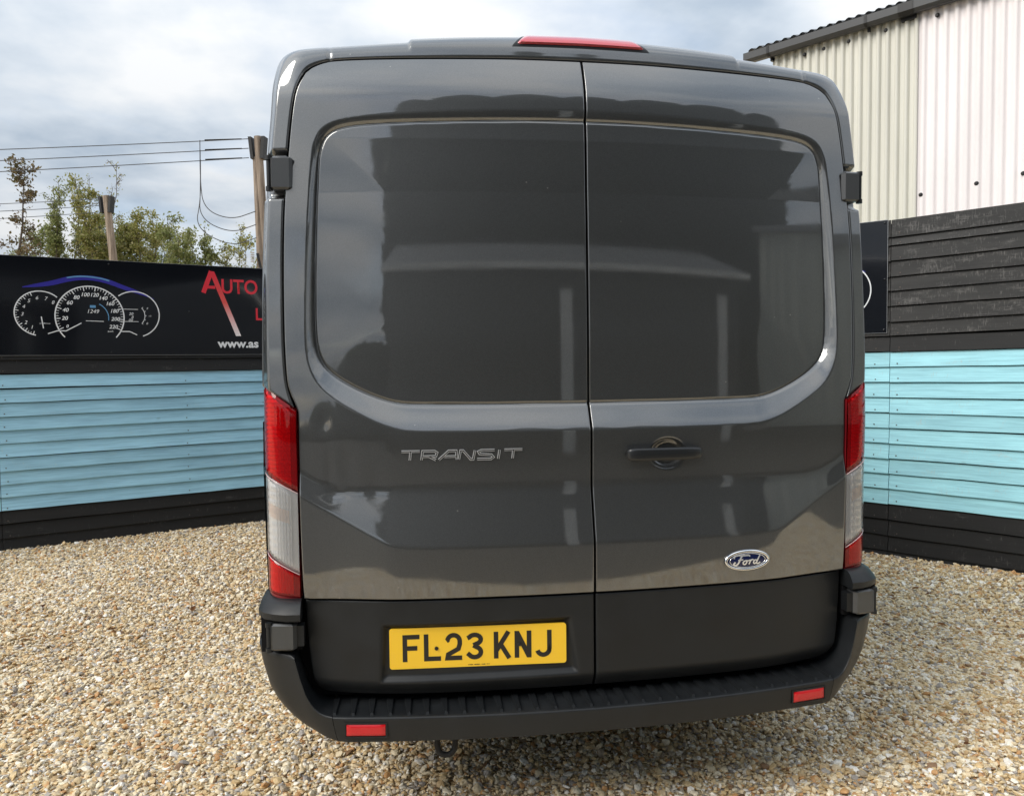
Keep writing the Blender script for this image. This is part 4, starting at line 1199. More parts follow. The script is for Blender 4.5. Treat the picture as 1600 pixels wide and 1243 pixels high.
def gauge_print(T, parent, cx, cz, only_right=False):
    """instrument cluster artwork; cx, cz = centre of the big dial"""
    d0 = 0.0046
    def rib(name, polys, mat, w=0.006, dd=0.0):
        mb_ = MB()
        for p in polys:
            if isinstance(p, tuple): p, ww = p
            else: ww = w
            mb_.ribbon(p, ww, lambda u, v, q: T(u, v, d0+dd+q), 0.0006)
        return mb_.build(name, mat, parent)
    def A(cx_, cz_, r_, a0, a1, n=40): return [(cx_+r_*math.cos(R(a0+(a1-a0)*k/n)), cz_+r_*math.sin(R(a0+(a1-a0)*k/n))) for k in range(n+1)]
    def txt(b, s, u, v, mat=SIGN_W, bold=0.0, sh=0.25):
        text_mesh(b, s, lambda x, y, w: T(u+x, v+y-s*0.35, d0+0.0006), 0, 'dial_figure', mat, parent, bold=bold, shear=sh, align='CENTER')
    rx = cx+.355
    # right-hand small dial
    arcs = [(A(rx, cz+.030, .205, 128, -72), .009)]
    arcs += [([(rx-.13, cz+.075), (rx+.03, cz+.075)], .004), ([(rx-.13, cz-.035), (rx+.03, cz-.035)], .004)]
    arcs += [(A(rx-.02, cz+.02, .105, 40, -42, 14), .005)]
    for a_ in (40, 20, 0, -20, -42): arcs.append(([(rx-.02+.105*math.cos(R(a_)), cz+.02+.105*math.sin(R(a_))), (rx-.02+.118*math.cos(R(a_)), cz+.02+.118*math.sin(R(a_)))], .004))
    rib('dial_print', arcs, SIGN_W)
    txt('F', .026, rx+.105, cz+.085); txt('0', .028, rx+.10, cz-.05); txt('1/2', .018, rx+.125, cz+.018)
    txt('20', .034, rx-.03, cz+.035); txt('8', .034, rx-.02, cz+.005); txt('00', .034, rx-.035, cz-.022)
    # blue sweep above
    up = [(cx-.50, cz+.245), (cx-.40, cz+.275), (cx-.28, cz+.305), (cx-.17, cz+.345), (cx-.06, cz+.362), (cx+.05, cz+.360), (cx+.16, cz+.335), (cx+.28, cz+.285), (cx+.40, cz+.240), (cx+.52, cz+.175)]
    lo = [(cx-.50, cz+.238), (cx-.40, cz+.245), (cx-.28, cz+.262), (cx-.17, cz+.300), (cx-.06, cz+.322), (cx+.05, cz+.320), (cx+.16, cz+.292), (cx+.28, cz+.245), (cx+.40, cz+.212), (cx+.52, cz+.172)]
    up, lo = chaikin(up, 2), chaikin(lo, 2)
    V = [T(*p, d0) for p in up]+[T(*p, d0) for p in lo]; n = len(up)
    MB().add(V, [(i, i+1, n+i+1, n+i) for i in range(n-1)]).build('blue_sweep', SIGN_B, parent, fix=False)
    rib('sweep_highlight', [(chaikin([(cx-.17, cz+.334), (cx-.10, cz+.350), (cx, cz+.353), (cx+.10, cz+.340), (cx+.16, cz+.322)], 2).tolist(), .012)], SIGN_LB, dd=.0008)
    if only_right: return
    # big dial
    polys = [(A(cx, cz, .268, -42, 222, 70), .010)]
    for k in range(45):
        a_ = 205-230*k/44
        L = .034 if k % 4 == 0 else .020
        polys.append(([(cx+.262*math.cos(R(a_)), cz+.262*math.sin(R(a_))), (cx+(.262-L)*math.cos(R(a_)), cz+(.262-L)*math.sin(R(a_)))], .007 if k % 4 == 0 else .004))
    polys.append(([(cx-.19, cz-.125), (cx-.07, cz-.055)], .008))
    polys.append(([(cx-.035, cz-.035), (cx+.105, cz-.038)], .005))
    rib('dial_print', polys, SIGN_W)
    for k, t in enumerate(('0', '20', '40', '60', '80', '100', '120', '140', '160', '180', '200', '220')):
        a_ = 205-230*k*4/44; txt(t, .046 if k else .036, cx+.198*math.cos(R(a_)), cz+.198*math.sin(R(a_)), bold=.0008)
    txt('km/h', .022, cx+.155, cz-.125); txt('1249', .048, cx+.020, cz+.05)
    mb_ = MB(); mb_.prism([(cx+.0, cz+.080), (cx+.045, cz+.080), (cx+.045, cz+.103), (cx+.0, cz+.103)], lambda u, v, w: T(u, v, d0+w), .0006); mb_.build('trip_symbol', SIGN_LB, parent)
    rib('dial_arc', [(A(cx+.01, cz-.005, .135, 62, -10, 16), .007)], SIGN_LB)
    # rev counter
    lx = cx-.375
    polys = [(A(lx, cz+.022, .190, 48, 258, 50), .009)]
    for k in range(22):
        a_ = 112+140*k/21; L = .026 if k % 3 == 0 else .015
        polys.append(([(lx+.186*math.cos(R(a_)), cz+.022+.186*math.sin(R(a_))), (lx+(.186-L)*math.cos(R(a_)), cz+.022+(.186-L)*math.sin(R(a_)))], .006 if k % 3 == 0 else .0035))
    polys.append(([(lx+.005, cz-.005), (lx+.018, cz-.105)], .008))
    rib('dial_print', polys, SIGN_W)
    for t, a_ in (('1', 240), ('2', 215), ('3', 183), ('4', 155), ('5', 128), ('6', 100), ('7', 72), ('8', 46)):
        txt(t, .042, lx+.135*math.cos(R(a_)), cz+.022+.135*math.sin(R(a_)))
    txt('x1000r/min', .017, lx+.03, cz-.062, sh=0.1)
    # bright strokes between the dials
    rib('dial_print', [([(cx-.325, cz-.150), (cx-.255, cz-.125), (cx-.185, cz-.125)], .008), ([(cx+.235, cz-.125), (cx+.310, cz-.125), (cx+.370, cz-.155)], .008)], SIGN_W)

def make_sign(name, T, s0, s1, z0, z1, label, screws):
    root = empty(name, T((s0+s1)/2, z0, 0)); root.location.z = z0
    bpy.context.view_layer.update()
    hold = empty('hold'); bpy.data.objects.remove(hold)
    tag(root, label, 'sign')
    o = MB().prism([(s0, z0), (s1, z0), (s1, z1), (s0, z1)], T, 0.004).build('sign_panel', SIGN_K, root)
    e_ = MB(); e_.ribbon([(s0, z0), (s1, z0), (s1, z1), (s0, z1)], 0.006, lambda u, v, w: T(u, v, -0.001+w), 0.0046, closed=True)
    e_.build('panel_edge', EDGE, root)
    for (s, z_) in screws:
        mb_ = MB(); V, F = [], []
        for r_, w_ in ((.008, .0042), (.0075, .008), (.004, .0105)):
            for k in range(10): V.append(T(s+r_*math.cos(k*math.pi/5), z_+r_*math.sin(k*math.pi/5), w_))
        for j in range(2):
            for k in range(10): F.append((j*10+k, j*10+(k+1) % 10, (j+1)*10+(k+1) % 10, (j+1)*10+k))
        F.append(tuple(20+k for k in range(10)))
        mb_.add(V, F).build('screw_cap', SIGN_K, root, smooth=40)
    return root
sign_l = make_sign('dashboard_sign', T_L, -3.75, 1.95, 1.650, 2.487, 'long black dashboard-picture sign with red AUTO lettering on the left fence', [(-2.12, 1.68), (-1.28, 1.675), (-1.28, 2.455), (-.22, 1.70), (-.62, 2.05)])
gauge_print(T_L, sign_l, -1.438, 1.985)
# lettering
def T_Lp(u, v, w): return T_L(u, v, 0.0046+w)
mb = MB(); mb.prism([(-.512, 2.232), (-.466, 2.232), (-.447, 2.285), (-.395, 2.283), (-.402, 2.315), (-.434, 2.315), (-.410, 2.385), (-.36, 2.235), (-.33, 2.250), (-.388, 2.437), (-.432, 2.437)], T_Lp, .0006)
mb = MB()
mb.ribbon([(-.488, 2.232), (-.412, 2.437)], .042, T_Lp, .0006); mb.ribbon([(-.455, 2.287), (-.38, 2.287)], .028, T_Lp, .0008)
mb.build('red_letter', SIGN_R, sign_l)
def make_fade():
    m, n, l, b = mat_new('red_to_white_print')
    tcn = n.new('ShaderNodeTexCoord'); sp = n.new('ShaderNodeSeparateXYZ'); l.new(tcn.outputs['Object'], sp.inputs[0])
    mr = n.new('ShaderNodeMapRange'); mr.inputs[1].default_value = 2.40; mr.inputs[2].default_value = 1.83; l.new(sp.outputs[2], mr.inputs[0])
    r_ = ramp(n, [(0.0, (0.72, 0.035, 0.055)), (0.45, (0.74, 0.10, 0.09)), (1.0, (0.90, 0.85, 0.84))]); l.new(mr.outputs[0], r_.inputs[0]); l.new(r_.outputs[0], b.inputs['Base Color'])
    b.inputs['Roughness'].default_value = 0.3
    return m
mb = MB(); mb.prism([(-.432, 2.437), (-.386, 2.437), (-.152, 1.827), (-.200, 1.827)], T_Lp, .0012); mb.build('red_stroke', make_fade(), sign_l)
text_mesh('UTO', .190, lambda x, y, w: T_L(-.330+x, 2.236+y, .0052), 0, 'red_letter', SIGN_R, sign_l, bold=.0035, xs=.86)
text_mesh('L', .165, lambda x, y, w: T_L(-.016+x, 1.985+y, .0052), 0, 'red_letter', SIGN_R, sign_l, bold=.003, xs=.86)
text_mesh('www.as', .110, lambda x, y, w: T_L(-.368+x, 1.718+y, .0052), 0, 'white_letter', SIGN_W, sign_l, bold=.0035, xs=1.08)
sign_r = make_sign('dashboard_sign', T_R, -2.0, .142, 1.742, 2.606, 'black dashboard-picture sign on the right fence, mostly hidden behind the van', [(.122, 2.585), (.125, 2.155), (.122, 1.765)])
gauge_print(T_R, sign_r, -.180-.355, 2.050, only_right=True)

# empties' children were built in world space: keep them where they are
def keep_world(root):
    bpy.context.view_layer.update()
    inv = root.matrix_world.inverted()
    for c in root.children:
        c.matrix_parent_inverse = inv
for r_ in (sign_l, sign_r): keep_world(r_)

# ------------------------------------------------------------------ corrugated shed on the right
def make_sheet(name, col):
    m, n, l, b = mat_new(name)
    tcn = n.new('ShaderNodeTexCoord')
    a_ = noise(n, l, 1.2, 6, 0.6, tcn.outputs['Object'], (3, 3, 0.5))
    r_ = ramp(n, [(0.3, tuple(c*0.92 for c in col)), (0.7, tuple(min(1, c*1.04) for c in col))]); l.new(a_.outputs[0], r_.inputs[0]); l.new(r_.outputs[0], b.inputs['Base Color'])
    b.inputs['Roughness'].default_value = 0.45
    return m
SHEET_A, SHEET_B = make_sheet('ivory_sheet', (0.66, 0.65, 0.58)), make_sheet('white_sheet', (0.88, 0.83, 0.83))
GUTTER = simple('gutter_grey', (0.055, 0.057, 0.060), 0.45); ROOFM = simple('roof_sheet', (0.075, 0.077, 0.08), 0.6)
BOLT = simple('bolt_black', (0.012, 0.012, 0.013), 0.35)
BO, BD = np.array([5.4045, 5.3836]), np.array([.5899, -.8075])
BN = np.array([BD[1], -BD[0]])     # towards the yard
def T_B(s, z, w): p = BO+BD*s+BN*w; return (p[0], p[1], z)
shed = empty('corrugated_shed', (BO[0], BO[1], 0)); tag(shed, 'pale corrugated metal shed with dark gutter behind the right fence', 'shed')
EAVE = 5.375
def corr(s0, s1, z0, z1, pitch, amp, name, mat, w0=0.0):
    n = int((s1-s0)/pitch)
    prof = []
    for i in range(n+1):
        s = s0+i*pitch
        for f_, h_ in ((0.0, 0), (.28, 0), (.38, 0.72), (.46, 1), (.70, 1), (.78, .72), (.90, 0)):
            if s+f_*pitch <= s1: prof.append((s+f_*pitch, h_*amp))
    P = np.array([[T_B(s, z_, w0+h_) for z_ in (z0, (z0+z1)/2, z1)] for s, h_ in prof])
    return grid_mesh(name, P, mat, shed, smooth=60)
corr(-2.03, -.285, 0.0, EAVE+.05, .1035, .032, 'wall_sheet', SHEET_A)
corr(-.300, 4.2, 0.0, EAVE+.05, .1100, .026, 'wall_sheet', SHEET_B, 0.006)
MB().box((-2.03, .0, 0.0), (4.2, 1.0, EAVE+.03), lambda s, w, z: T_B(s, z, -.01-w*6)).build('shed_core', SHEET_A, shed)
# roof
prof = []
for i in range(0, 60):
    for f_, h_ in ((0, 0), (.2, .02), (.4, .028), (.6, .02), (.8, 0)):
        prof.append((-2.30+(i+f_)*.112, h_))
P = np.array([[T_B(s, EAVE+.12+h_+k*1.0, .14-k*3.2) for k in (0, 1.0)] for s, h_ in prof]); grid_mesh('roof', P, ROOFM, shed, smooth=60)
P = np.array([[T_B(s, EAVE+.12+h_-.012+k*1.0, .14-k*3.2) for k in (0, 1.0)] for s, h_ in prof]); grid_mesh('roof_underside', P, ROOFM, shed, smooth=60)
# gutter: half-hexagon trough, brackets and joints
gpr = [(.03, .105), (.03, .02), (.06, -.012), (.12, -.012), (.155, .02), (.155, .105), (.148, .105), (.148, .025), (.118, -.003), (.062, -.003), (.038, .025), (.038, .105)]
P = np.array([[T_B(s, EAVE+v, u) for u, v in gpr+gpr[:1]] for s in (-2.36, -1.0, .2, 1.5, 4.2)]); gut = grid_mesh('gutter', P, GUTTER, shed, smooth=30)
for s, w_ in ((-2.04, .03), (-.84, .03), (-.47, .16), (.36, .03), (1.5, .03)):
    g2 = [(.024, .11), (.024, .016), (.056, -.02), (.124, -.02), (.162, .016), (.162, .11)]
    mb = MB()
    V = [T_B(s+q, EAVE+v, u) for q in (0, w_) for u, v in g2]; n = len(g2)
    mb.add(V, [(k, k+1, n+k+1, n+k) for k in range(n-1)]); mb.box((s, 0, EAVE-.05), (s+w_, .05, EAVE), lambda a_, b_, c_: T_B(a_, c_, b_))
    mb.build('gutter_bracket', BOLT, gut)
for s, z_ in [(s_, EAVE-.085) for s_ in (-1.60, -1.36, -1.06, -.64, -.10, .55)]+[(-.245, 3.367), (.309, 3.40), (.737, 3.43), (1.2, 3.43)]:
    mb = MB(); V, F = [], []
    for j, (r_, w_) in enumerate(((.024, .020), (.023, .034), (.012, .044))):
        for k in range(10): V.append(T_B(s+r_*math.cos(k*math.pi/5), z_+r_*math.sin(k*math.pi/5), w_))
    for j in range(2):
        for k in range(10): F.append((j*10+k, j*10+(k+1) % 10, (j+1)*10+(k+1) % 10, (j+1)*10+k))
    F.append(tuple(20+k for k in range(10))); mb.add(V, F).build('bolt_cap', BOLT, shed, smooth=40)
keep_world(shed)

# ------------------------------------------------------------------ utility poles and wires
def make_polewood():
    m, n, l, b = mat_new('pole_wood'); tcn = n.new('ShaderNodeTexCoord')
    a_ = noise(n, l, 14, 6, 0.65, tcn.outputs['Object'], (1, 1, 0.06))
    r_ = ramp(n, [(0.35, (0.13, 0.095, 0.07)), (0.65, (0.36, 0.29, 0.23))]); l.new(a_.outputs[0], r_.inputs[0]); l.new(r_.outputs[0], b.inputs['Base Color'])
    b.inputs['Roughness'].default_value = 0.85; bump(n, l, a_.outputs[0], b, 0.6, 0.02)
    return m
POLEW = make_polewood(); WIRE = simple('wire_grey', (0.06, 0.06, 0.065), 0.5); STEEL = simple('crossarm_steel', (0.012, 0.012, 0.013), 0.6); PORC = simple('porcelain', (0.35, 0.33, 0.31), 0.25)
def utility_pole(base, top, r0, r1, label, double):
    root = empty('utility_pole', base); tag(root, label, 'utility pole', 'wooden utility poles')
    b_, t_ = Vector((0, 0, 0)), Vector(top)-Vector(base)
    mb_ = MB(); mb_.tube([b_, b_.lerp(t_, .5), t_], [r0, (r0+r1)/2, r1], 14); mb_.build('pole_shaft', POLEW, root, smooth=60)
    mb_ = MB()
    side = Vector((0.97, -0.25, 0)); dep = Vector((0.25, 0.97, 0))
    for s_ in (-1, 1):
        c = t_+side*s_*(r1+.04)+Vector((0, 0, -.27)); a_ = side*.036; b_ = dep*.11
        lo, hi = c-Vector((0, 0, .25))-side*s_*.02, c+Vector((0, 0, .25))+side*s_*.03
        mb_.add([lo-a_-b_, lo+a_-b_, lo+a_+b_, lo-a_+b_, hi-a_-b_, hi+a_-b_, hi+a_+b_, hi-a_+b_], [(3,2,1,0),(4,5,6,7),(0,1,5,4),(1,2,6,5),(2,3,7,6),(3,0,4,7)])
    mb_.build('crossarm', STEEL, root)
    if double:
        mb_ = MB(); mb_.tube([Vector((-.12, -.1, 0)), t_*0.6+Vector((-.10, -.05, 0)), t_*.93+Vector((-.09, 0, 0))], [r0*.8, r1*.9, r1*.6], 12); mb_.build('stay_pole', POLEW, root, smooth=60)
        mb_ = MB()
        for dx_, dz_ in ((-.15, -2.9), (-.32, -3.2), (-.05, -3.3)):
            c = t_+Vector((dx_, -.25, dz_))
            for q in range(5): mb_.tube([c+Vector((0, 0, q*.05)), c+Vector((0, 0, q*.05+.025))], [.055, .03], 8)
        mb_.build('insulator', PORC, root, smooth=60)
        mb_ = MB()
        mb_.tube(chaikin([t_+Vector((-.05, -.2, -2.7)), t_+Vector((.08, -.2, -3.3)), t_+Vector((-.25, -.2, -3.9)), t_+Vector((-.02, -.2, -4.3))], 3).tolist(), .03, 6); mb_.build('cable', STEEL, root, smooth=60)
    return root
P1 = (-3.65, 16.44, 6.80)
utility_pole((-3.40, 16.3, 0), P1, .13, .090, 'near utility pole beside the van roof with looped jumper cables', True)
P2 = (-9.30, 23.36, 6.78)
utility_pole((-8.75, 23.2, 0), P2, .14, .105, 'far utility pole standing among the trees above the sign', False)
def wire(name, pts, r, label):
    mb_ = MB(); mb_.tube(pts, r, 6); o = mb_.build(name, WIRE, None, smooth=60); return tag(o, label, 'wire')
def sag(a, b, d, n=14):
    a, b = Vector(a), Vector(b); return [a.lerp(b, t)-Vector((0, 0, d*4*t*(1-t))) for t in np.linspace(0, 1, n)]
WF = Vector((-20.2, 13.9, 0))
for k, nm in enumerate(('topmost', 'middle', 'lowest')):
    a_ = Vector((-3.86, 16.43, 6.74-.215*k)); e_ = Vector((-20.6, 13.6, 4.95-.265*k))
    wire('overhead_wire', [a_]+sag(a_, e_, .10)[1:], .009, nm + ' of the three overhead wires running left from the near pole')
    # strain insulator on the wire, jumper loop below
    mb = MB(); dd = (e_-a_).normalized(); mb.tube([a_+dd*.15, a_+dd*.95], .015, 8); o = mb.build('strain_insulator', STEEL, None); tag(o, 'dark strain insulator on the '+nm+' wire at the near pole', 'insulator')
    j0 = a_+dd*(1.05); j1 = Vector((-3.70, 16.2, 5.05-.30*k))
    pts = chaikin([j0, j0+Vector((-.02, 0, -.9)), j0+Vector((.05-.1*k, -.05, -1.55)), j1+Vector((-.55, -.05, -.22)), j1], 3).tolist()
    wire('jumper_cable', pts, .010, ('upper', 'middle', 'lower')[k]+' looped jumper cable hanging beside the near pole')
    a2_ = Vector((-9.52, 23.36, 6.68-.20*k)); e2_ = Vector((-14.2, 17.0, 5.05-.20*k))
    wire('distant_wire', [a2_]+sag(a2_, e2_, .05)[1:], .009, nm + ' wire leaving the far pole among the trees')

# ------------------------------------------------------------------ trees
def make_leaf(name, stops):
    m, n, l, b = mat_new(name); g = n.new('ShaderNodeNewGeometry')
    r_ = ramp(n, stops); l.new(g.outputs['Random Per Island'], r_.inputs[0]); l.new(r_.outputs[0], b.inputs['Base Color'])
    b.inputs['Roughness'].default_value = 0.6; b.inputs['Specular IOR Level'].default_value = 0.3
    tr = n.new('ShaderNodeBsdfTranslucent'); l.new(r_.outputs[0], tr.inputs[0])
    mxs = n.new('ShaderNodeMixShader'); mxs.inputs[0].default_value = 0.42; o_ = n['Material Output']
    l.new(b.outputs[0], mxs.inputs[1]); l.new(tr.outputs[0], mxs.inputs[2]); l.new(mxs.outputs[0], o_.inputs[0])
    return m
LEAF_Y = make_leaf('autumn_leaf', [(0, (.17, .19, .05)), (.4, (.27, .28, .08)), (.75, (.36, .33, .13)), (1, (.45, .41, .22))])
LEAF_R = make_leaf('russet_leaf', [(0, (.11, .11, .045)), (.5, (.17, .13, .06)), (1, (.24, .17, .11))])
LEAF_G = make_leaf('green_leaf', [(0, (.14, .17, .05)), (.5, (.23, .26, .09)), (1, (.36, .37, .19))])
LEAF_C = make_leaf('conifer_leaf', [(0, (.012, .022, .010)), (.6, (.025, .040, .016)), (1, (.045, .062, .024))])
BARK = simple('bark', (0.10, 0.08, 0.065), 0.85, bmp=(20, .6, .02))
TWIG = simple('twig', (0.13, 0.10, 0.085), 0.85)
def cards(name, C, S, mat, parent, rs, flat=0.0):
    n = len(C)
    d1 = rs.normal(size=(n, 3)); d1[:, 2] *= (1-flat); d1 /= np.linalg.norm(d1, axis=1, keepdims=True)
    t = rs.normal(size=(n, 3)); d2 = np.cross(d1, t); d2 /= np.linalg.norm(d2, axis=1, keepdims=True)
    s = np.asarray(S).reshape(-1, 1)
    V = np.stack([C-d1*s, C+d2*s*.55, C+d1*s, C-d2*s*.55], 1).reshape(-1, 3)
    me = bpy.data.meshes.new(name); me.vertices.add(len(V)); me.vertices.foreach_set('co', V.astype(np.float32).ravel())
    me.loops.add(len(V)); me.loops.foreach_set('vertex_index', np.arange(len(V), dtype=np.int32)); me.polygons.add(n); me.polygons.foreach_set('loop_start', np.arange(0, len(V), 4, dtype=np.int32))
    me.update(calc_edges=True); return finish(name, me, mat, parent)
def tree(name, base, height, spread, mat, label, seed, nleaf, leaf=0.055, stems=1, droop=0.0, dens_top=1.0, group='trees behind the left fence', low=0.35):
    rs = np.random.default_rng(seed); root = empty(name, base); tag(root, label, 'tree', group)
    trunk, tips, twigs = MB(), [], MB()
    for s_ in range(stems):
        ox = rs.normal(0, .25*(stems > 1), 2); lean = rs.normal(0, .05+.05*(stems > 1), 2)*height
        tp = np.array([ox[0]+lean[0], ox[1]+lean[1], height*rs.uniform(.86, 1.0) if s_ else height])
        P0 = np.array([ox[0], ox[1], 0]); n = 9
        pts = [P0+(tp-P0)*t+np.r_[rs.normal(0, .05*height*.25*t*(1-t)*4, 2), 0] for t in np.linspace(0, 1, n)]
        rr = [max(.007, (.030*height/ (1+.4*(stems-1)))*(1-t)**.8*.5) for t in np.linspace(0, 1, n)]
        trunk.tube(pts, rr, 7)
        for _ in range(26):
            t = rs.uniform(.62, 1.0)**.8; i = min(t, .999)*(n-1); i0 = min(int(i), n-2); b0 = pts[i0]+(pts[i0+1]-pts[i0])*(i-i0)
            d_ = np.r_[rs.normal(0, 1, 2), rs.uniform(.4, 1.4)]; d_ /= np.linalg.norm(d_); b1 = b0+d_*spread*rs.uniform(.2, .65)*(1.15-t*.6)
            twigs.tube([b0, (b0+b1)/2+rs.normal(0, .03, 3), b1], [.008, .006, .003], 3, cap=False); tips.append((b0, b1))
        nb = int(26/(1+.35*(stems-1)))
        for _ in range(nb):
            t = rs.uniform(low, .97); i = t*(n-1); i0 = min(int(i), n-2); p = pts[i0]+(pts[i0+1]-pts[i0])*(i-i0)
            a_ = rs.uniform(0, 6.283); L = spread*(1.12-.60*t)*rs.uniform(.55, 1.15)
            up = rs.uniform(.35, .95)*L
            e_ = p+np.array([math.cos(a_)*L, math.sin(a_)*L, up-droop*L]); mid = (p+e_)/2+np.array([0, 0, .10*L])+rs.normal(0, .05*L, 3)
            trunk.tube([p, mid, e_], [max(.010, rr[i0]*.45), .011, .005], 4, cap=False)
            for _2 in range(9):
                q = rs.uniform(.25, 1.0); b0 = p*(1-q)**2+2*mid*q*(1-q)+e_*q*q
                d_ = rs.normal(0, 1, 3)+np.array([0, 0, .55]); d_ /= np.linalg.norm(d_); l2 = L*rs.uniform(.16, .42)
                b1 = b0+d_*l2; twigs.tube([b0, (b0+b1)/2+rs.normal(0, .03, 3), b1], [.007, .005, .003], 3, cap=False)
                tips.append((b0, b1))
    trunk.build('trunk', BARK, root, smooth=60); twigs.build('twigs', TWIG, root)
    k = rs.integers(0, len(tips), nleaf); q = rs.uniform(.15, 1.08, nleaf)
    B0 = np.array([t[0] for t in tips])[k]; B1 = np.array([t[1] for t in tips])[k]
    C = B0+(B1-B0)*q[:, None]+rs.normal(0, .075, (nleaf, 3))
    top = C[:, 2]/height; keep_ = rs.uniform(0, 1, nleaf) < (1-(1-dens_top)*smooth01((top-.62)/.3)); C = C[keep_]
    cards('crown', C, rs.uniform(.6, 1.3, len(C))*leaf, mat, root, rs)
    return root
tree('russet_tree', (-12.75, 23.9, 0), 7.9, .80, LEAF_R, 'sparse russet-leaved tree at the far left edge above the sign', 11, 3000, .060, stems=2, dens_top=.8)
tree('birch_tree', (-12.25, 26.9, 0), 8.3, .68, LEAF_G, 'thin green-gold tree between the russet tree and the far pole', 12, 12350, .048, stems=4, dens_top=.20)
tree('birch_tree', (-11.05, 26.6, 0), 8.4, .62, LEAF_Y, 'nearly bare tall twiggy tree just left of the far pole', 13, 6080, .045, stems=4, dens_top=.10)
tree('willow_tree', (-9.75, 27.4, 0), 7.5, 1.15, LEAF_Y, 'rounded yellow-green tree behind the far pole', 14, 32300, .050, stems=4, dens_top=.45)
tree('willow_tree', (-10.9, 28.6, 0), 7.0, 1.2, LEAF_G, 'low dense olive tree filling the gap left of the far pole', 15, 20900, .050, stems=4, dens_top=.5)
tree('willow_tree', (-8.85, 26.6, 0), 6.4, .95, LEAF_Y, 'small yellow-green tree stooping right of the far pole', 16, 15200, .048, stems=4, dens_top=.5)
tree('shrub_tree', (-7.75, 25.1, 0), 6.35, .62, LEAF_G, 'green leafy treetop midway between the two poles', 17, 11400, .048, stems=3, dens_top=.5)
tree('shrub_tree', (-6.95, 25.3, 0), 6.05, .60, LEAF_G, 'small pointed green treetop left of the near pole', 18, 10450, .048, stems=3, dens_top=.5)
tree('shrub_tree', (-5.75, 24.8, 0), 6.1, .70, LEAF_Y, 'yellow-green treetop touching the near pole', 19, 10450, .046, stems=4, dens_top=.4)
tree('shrub_tree', (-13.4, 26.5, 0), 6.4, .9, LEAF_G, 'low tree partly hidden behind the russet tree', 20, 11400, .050, stems=3, dens_top=.5)

# ------------------------------------------------------------------ what stands behind the camera and shows in the paint, plus an added horizon screen
def make_conifer(seed, h, w):
    rs = np.random.default_rng(seed); n = 12000
    t = rs.uniform(0, 1, n)**.8; a_ = rs.uniform(0, 6.283, n)
    prof = w*np.minimum(1, (1-t)*3.0)**.6*(0.86+.14*np.sin(a_*5+t*17))*rs.uniform(.72, 1.06, n)
    C = np.stack([np.cos(a_)*prof, np.sin(a_)*prof, .3+t*(h-.3)], -1)
    return C, rs
for i, (x, y, h, w) in enumerate(((-4.3, -24, 15.0, 2.5), (-1.0, -25, 19.0, 3.4), (3.2, -24, 20.5, 3.6), (7.4, -25, 21, 3.6), (11.6, -24, 20, 3.6), (15.6, -23.5, 18.5, 3.4), (19.2, -22.6, 15.5, 2.8))):
    C, rs = make_conifer(40+i, h, w)
    root = empty('conifer_tree', (x, y, 0)); tag(root, ('first', 'second', 'third', 'fourth', 'fifth', 'sixth', 'seventh', 'eighth', 'ninth')[i]+' dark conifer from the left in the row mirrored in the van doors', 'tree', 'conifers mirrored in the doors')
    cards('crown', C, rs.uniform(.7, 1.3, len(C))*.46, LEAF_C, root, rs)
    MB().tube([(0, 0, 0), (0, 0, h*.9)], [.30, .05], 8).build('trunk', BARK, root, smooth=60)
BARNW = simple('barn_cladding', (0.040, 0.042, 0.040), 0.6); BARNR = simple('barn_roof', (0.11, 0.115, 0.12), 0.6); WHITE = simple('white_paint', (0.72, 0.72, 0.70), 0.5)
barn = empty('barn', (1.5, -6.8, 0)); tag(barn, 'long dark barn with pale gutter and white door posts mirrored in the van doors', 'barn')
prof = [(-2.35+i*.10, -.03 if (i//2) % 2 else 0.0) for i in range(79)]
grid_mesh('barn_wall', np.array([[(x, -6.8+w_, z_) for z_ in (0, 3.0)] for x, w_ in prof]), BARNW, barn)
MB().box((-2.35, -11, 0), (5.45, -6.86, 3.0)).build('barn_core', BARNW, barn)
MB().add([(-2.5, -6.6, 3.05), (5.6, -6.6, 3.05), (5.6, -9, 3.75), (-2.5, -9, 3.75), (5.6, -11.3, 3.05), (-2.5, -11.3, 3.05)], [(0, 1, 2, 3), (3, 2, 4, 5)]).build('roof', BARNR, barn)
MB().box((-2.5, -6.68, 2.98), (5.6, -6.58, 3.055)).build('gutter', WHITE, barn)
for x in (1.15, 4.75):
    MB().box((x, -6.78, 0), (x+.24, -6.70, 2.75)).build('door_post', WHITE, barn)
MB().box((1.39, -6.77, 0), (4.75, -6.73, 2.4)).build('sliding_door', simple('door_grey', (.05, .053, .055), .5), barn)
keep_world(barn)
lean = empty('storage_shed', (8, -6, 0)); tag(lean, 'pale ribbed storage shed mirrored at the right edge of the right door', 'shed')
a_, b_ = np.array([5.9, -6.6]), np.array([9.3, -3.6]); dd = (b_-a_)/np.linalg.norm(b_-a_); nn = np.array([-dd[1], dd[0]])
L_ = np.linalg.norm(b_-a_); prof = [(i*.09, .03 if (i//2) % 2 else 0) for i in range(int(L_/.09)+1)]
grid_mesh('wall_sheet', np.array([[(*(a_+dd*s+nn*w_), z_) for z_ in (.6, 3.7)] for s, w_ in prof]), simple('shed_grey_green', (.34, .36, .33), .5), lean)
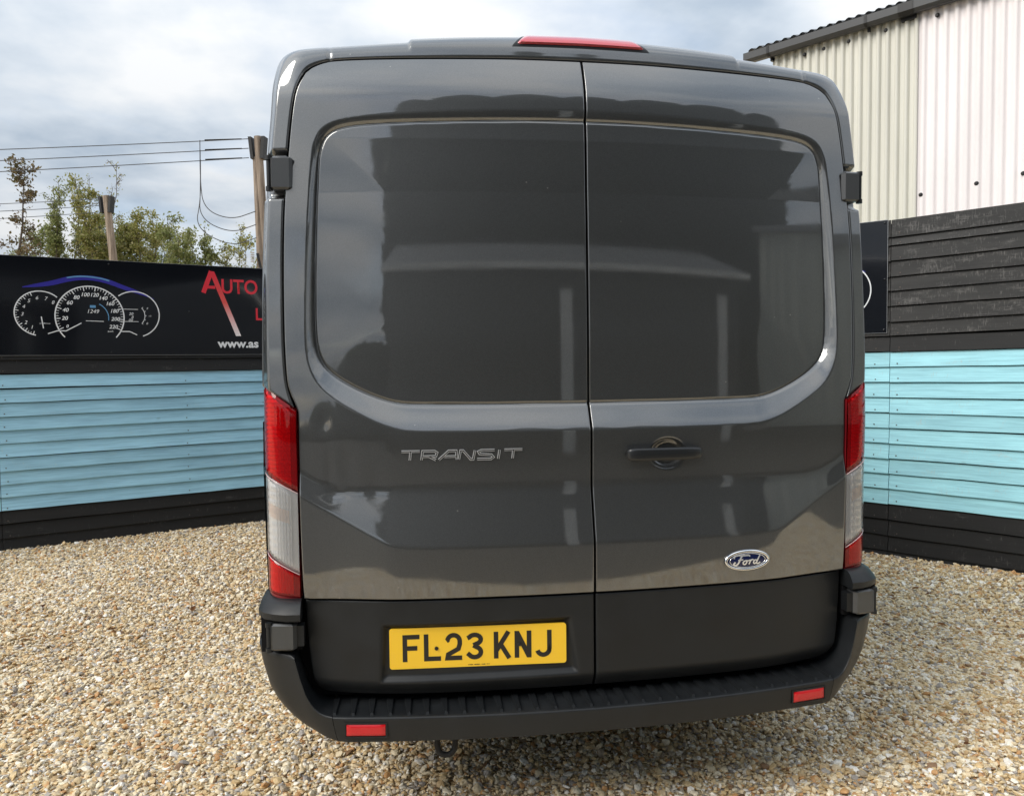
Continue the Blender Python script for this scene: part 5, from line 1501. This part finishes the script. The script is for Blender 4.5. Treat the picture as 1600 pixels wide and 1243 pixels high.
def T_s(s, w, z): p = a_+dd*s-nn*w; return (p[0], p[1], z)
MB().box((0, .04, 0), (L_, 3, 3.7), T_s).build('shed_core', BARNW, lean); MB().box((-.15, -.15, 3.7), (L_+.15, 3.1, 3.9), T_s).build('roof', BARNR, lean)
keep_world(lean)
rs = np.random.default_rng(77); n = 9000  # unseen leaf screen, added to block the horizon in the door reflections
C = np.stack([rs.uniform(-16, -3.0, n), -10+rs.normal(0, .4, n), rs.uniform(0, 1.7, n)], -1); C[:, 2] *= 0.8+.3*np.sin(C[:, 0]*1.3)
hd = cards('added_hedge', C, rs.uniform(.12, .3, n), LEAF_C, None, rs); tag(hd, 'unseen low leaf screen added to block the horizon mirrored in the van doors', 'added_hedge')

# a few fallen leaves lying on the stones
LEAF_F = make_leaf('fallen_leaf', [(0, (.10, .035, .015)), (.5, (.22, .10, .03)), (1, (.32, .20, .07))])
mb = MB(); rs = np.random.default_rng(5)
for _ in range(46):
    while True:
        x, y = rs.uniform(-4, 4), rs.uniform(0.2, 5.2)
        if bool(in_view(np.array(x), np.array(y), 0.1)) and not (abs(x) < 1.2 and y > .3) and (x-FL_o[0])*FL_n[0]+(y-FL_o[1])*FL_n[1] > .1 and (x-FR_o[0])*FR_n[0]+(y-FR_o[1])*FR_n[1] > .1: break
    a_ = rs.uniform(0, 6.28); L = rs.uniform(.018, .034); w = L*.5; tl = rs.uniform(-.3, .3)
    c, s_ = math.cos(a_), math.sin(a_)
    def TT(u, v, h): return (x+u*c-v*s_, y+u*s_+v*c, .022+h+u*tl)
    mb.add([TT(-L, 0, 0), TT(-L*.3, -w, .006), TT(-L*.3, w, .005), TT(0, 0, -.001), TT(L*.4, -w*.8, .007), TT(L*.4, w*.8, .006), TT(L, 0, .002)], [(0, 1, 3), (0, 3, 2), (1, 4, 3), (3, 5, 2), (4, 6, 3), (3, 6, 5)])
fl = mb.build('fallen_leaves', LEAF_F, None); tag(fl, 'scattered small brown leaves lying on the gravel', 'leaves', None, 'stuff')
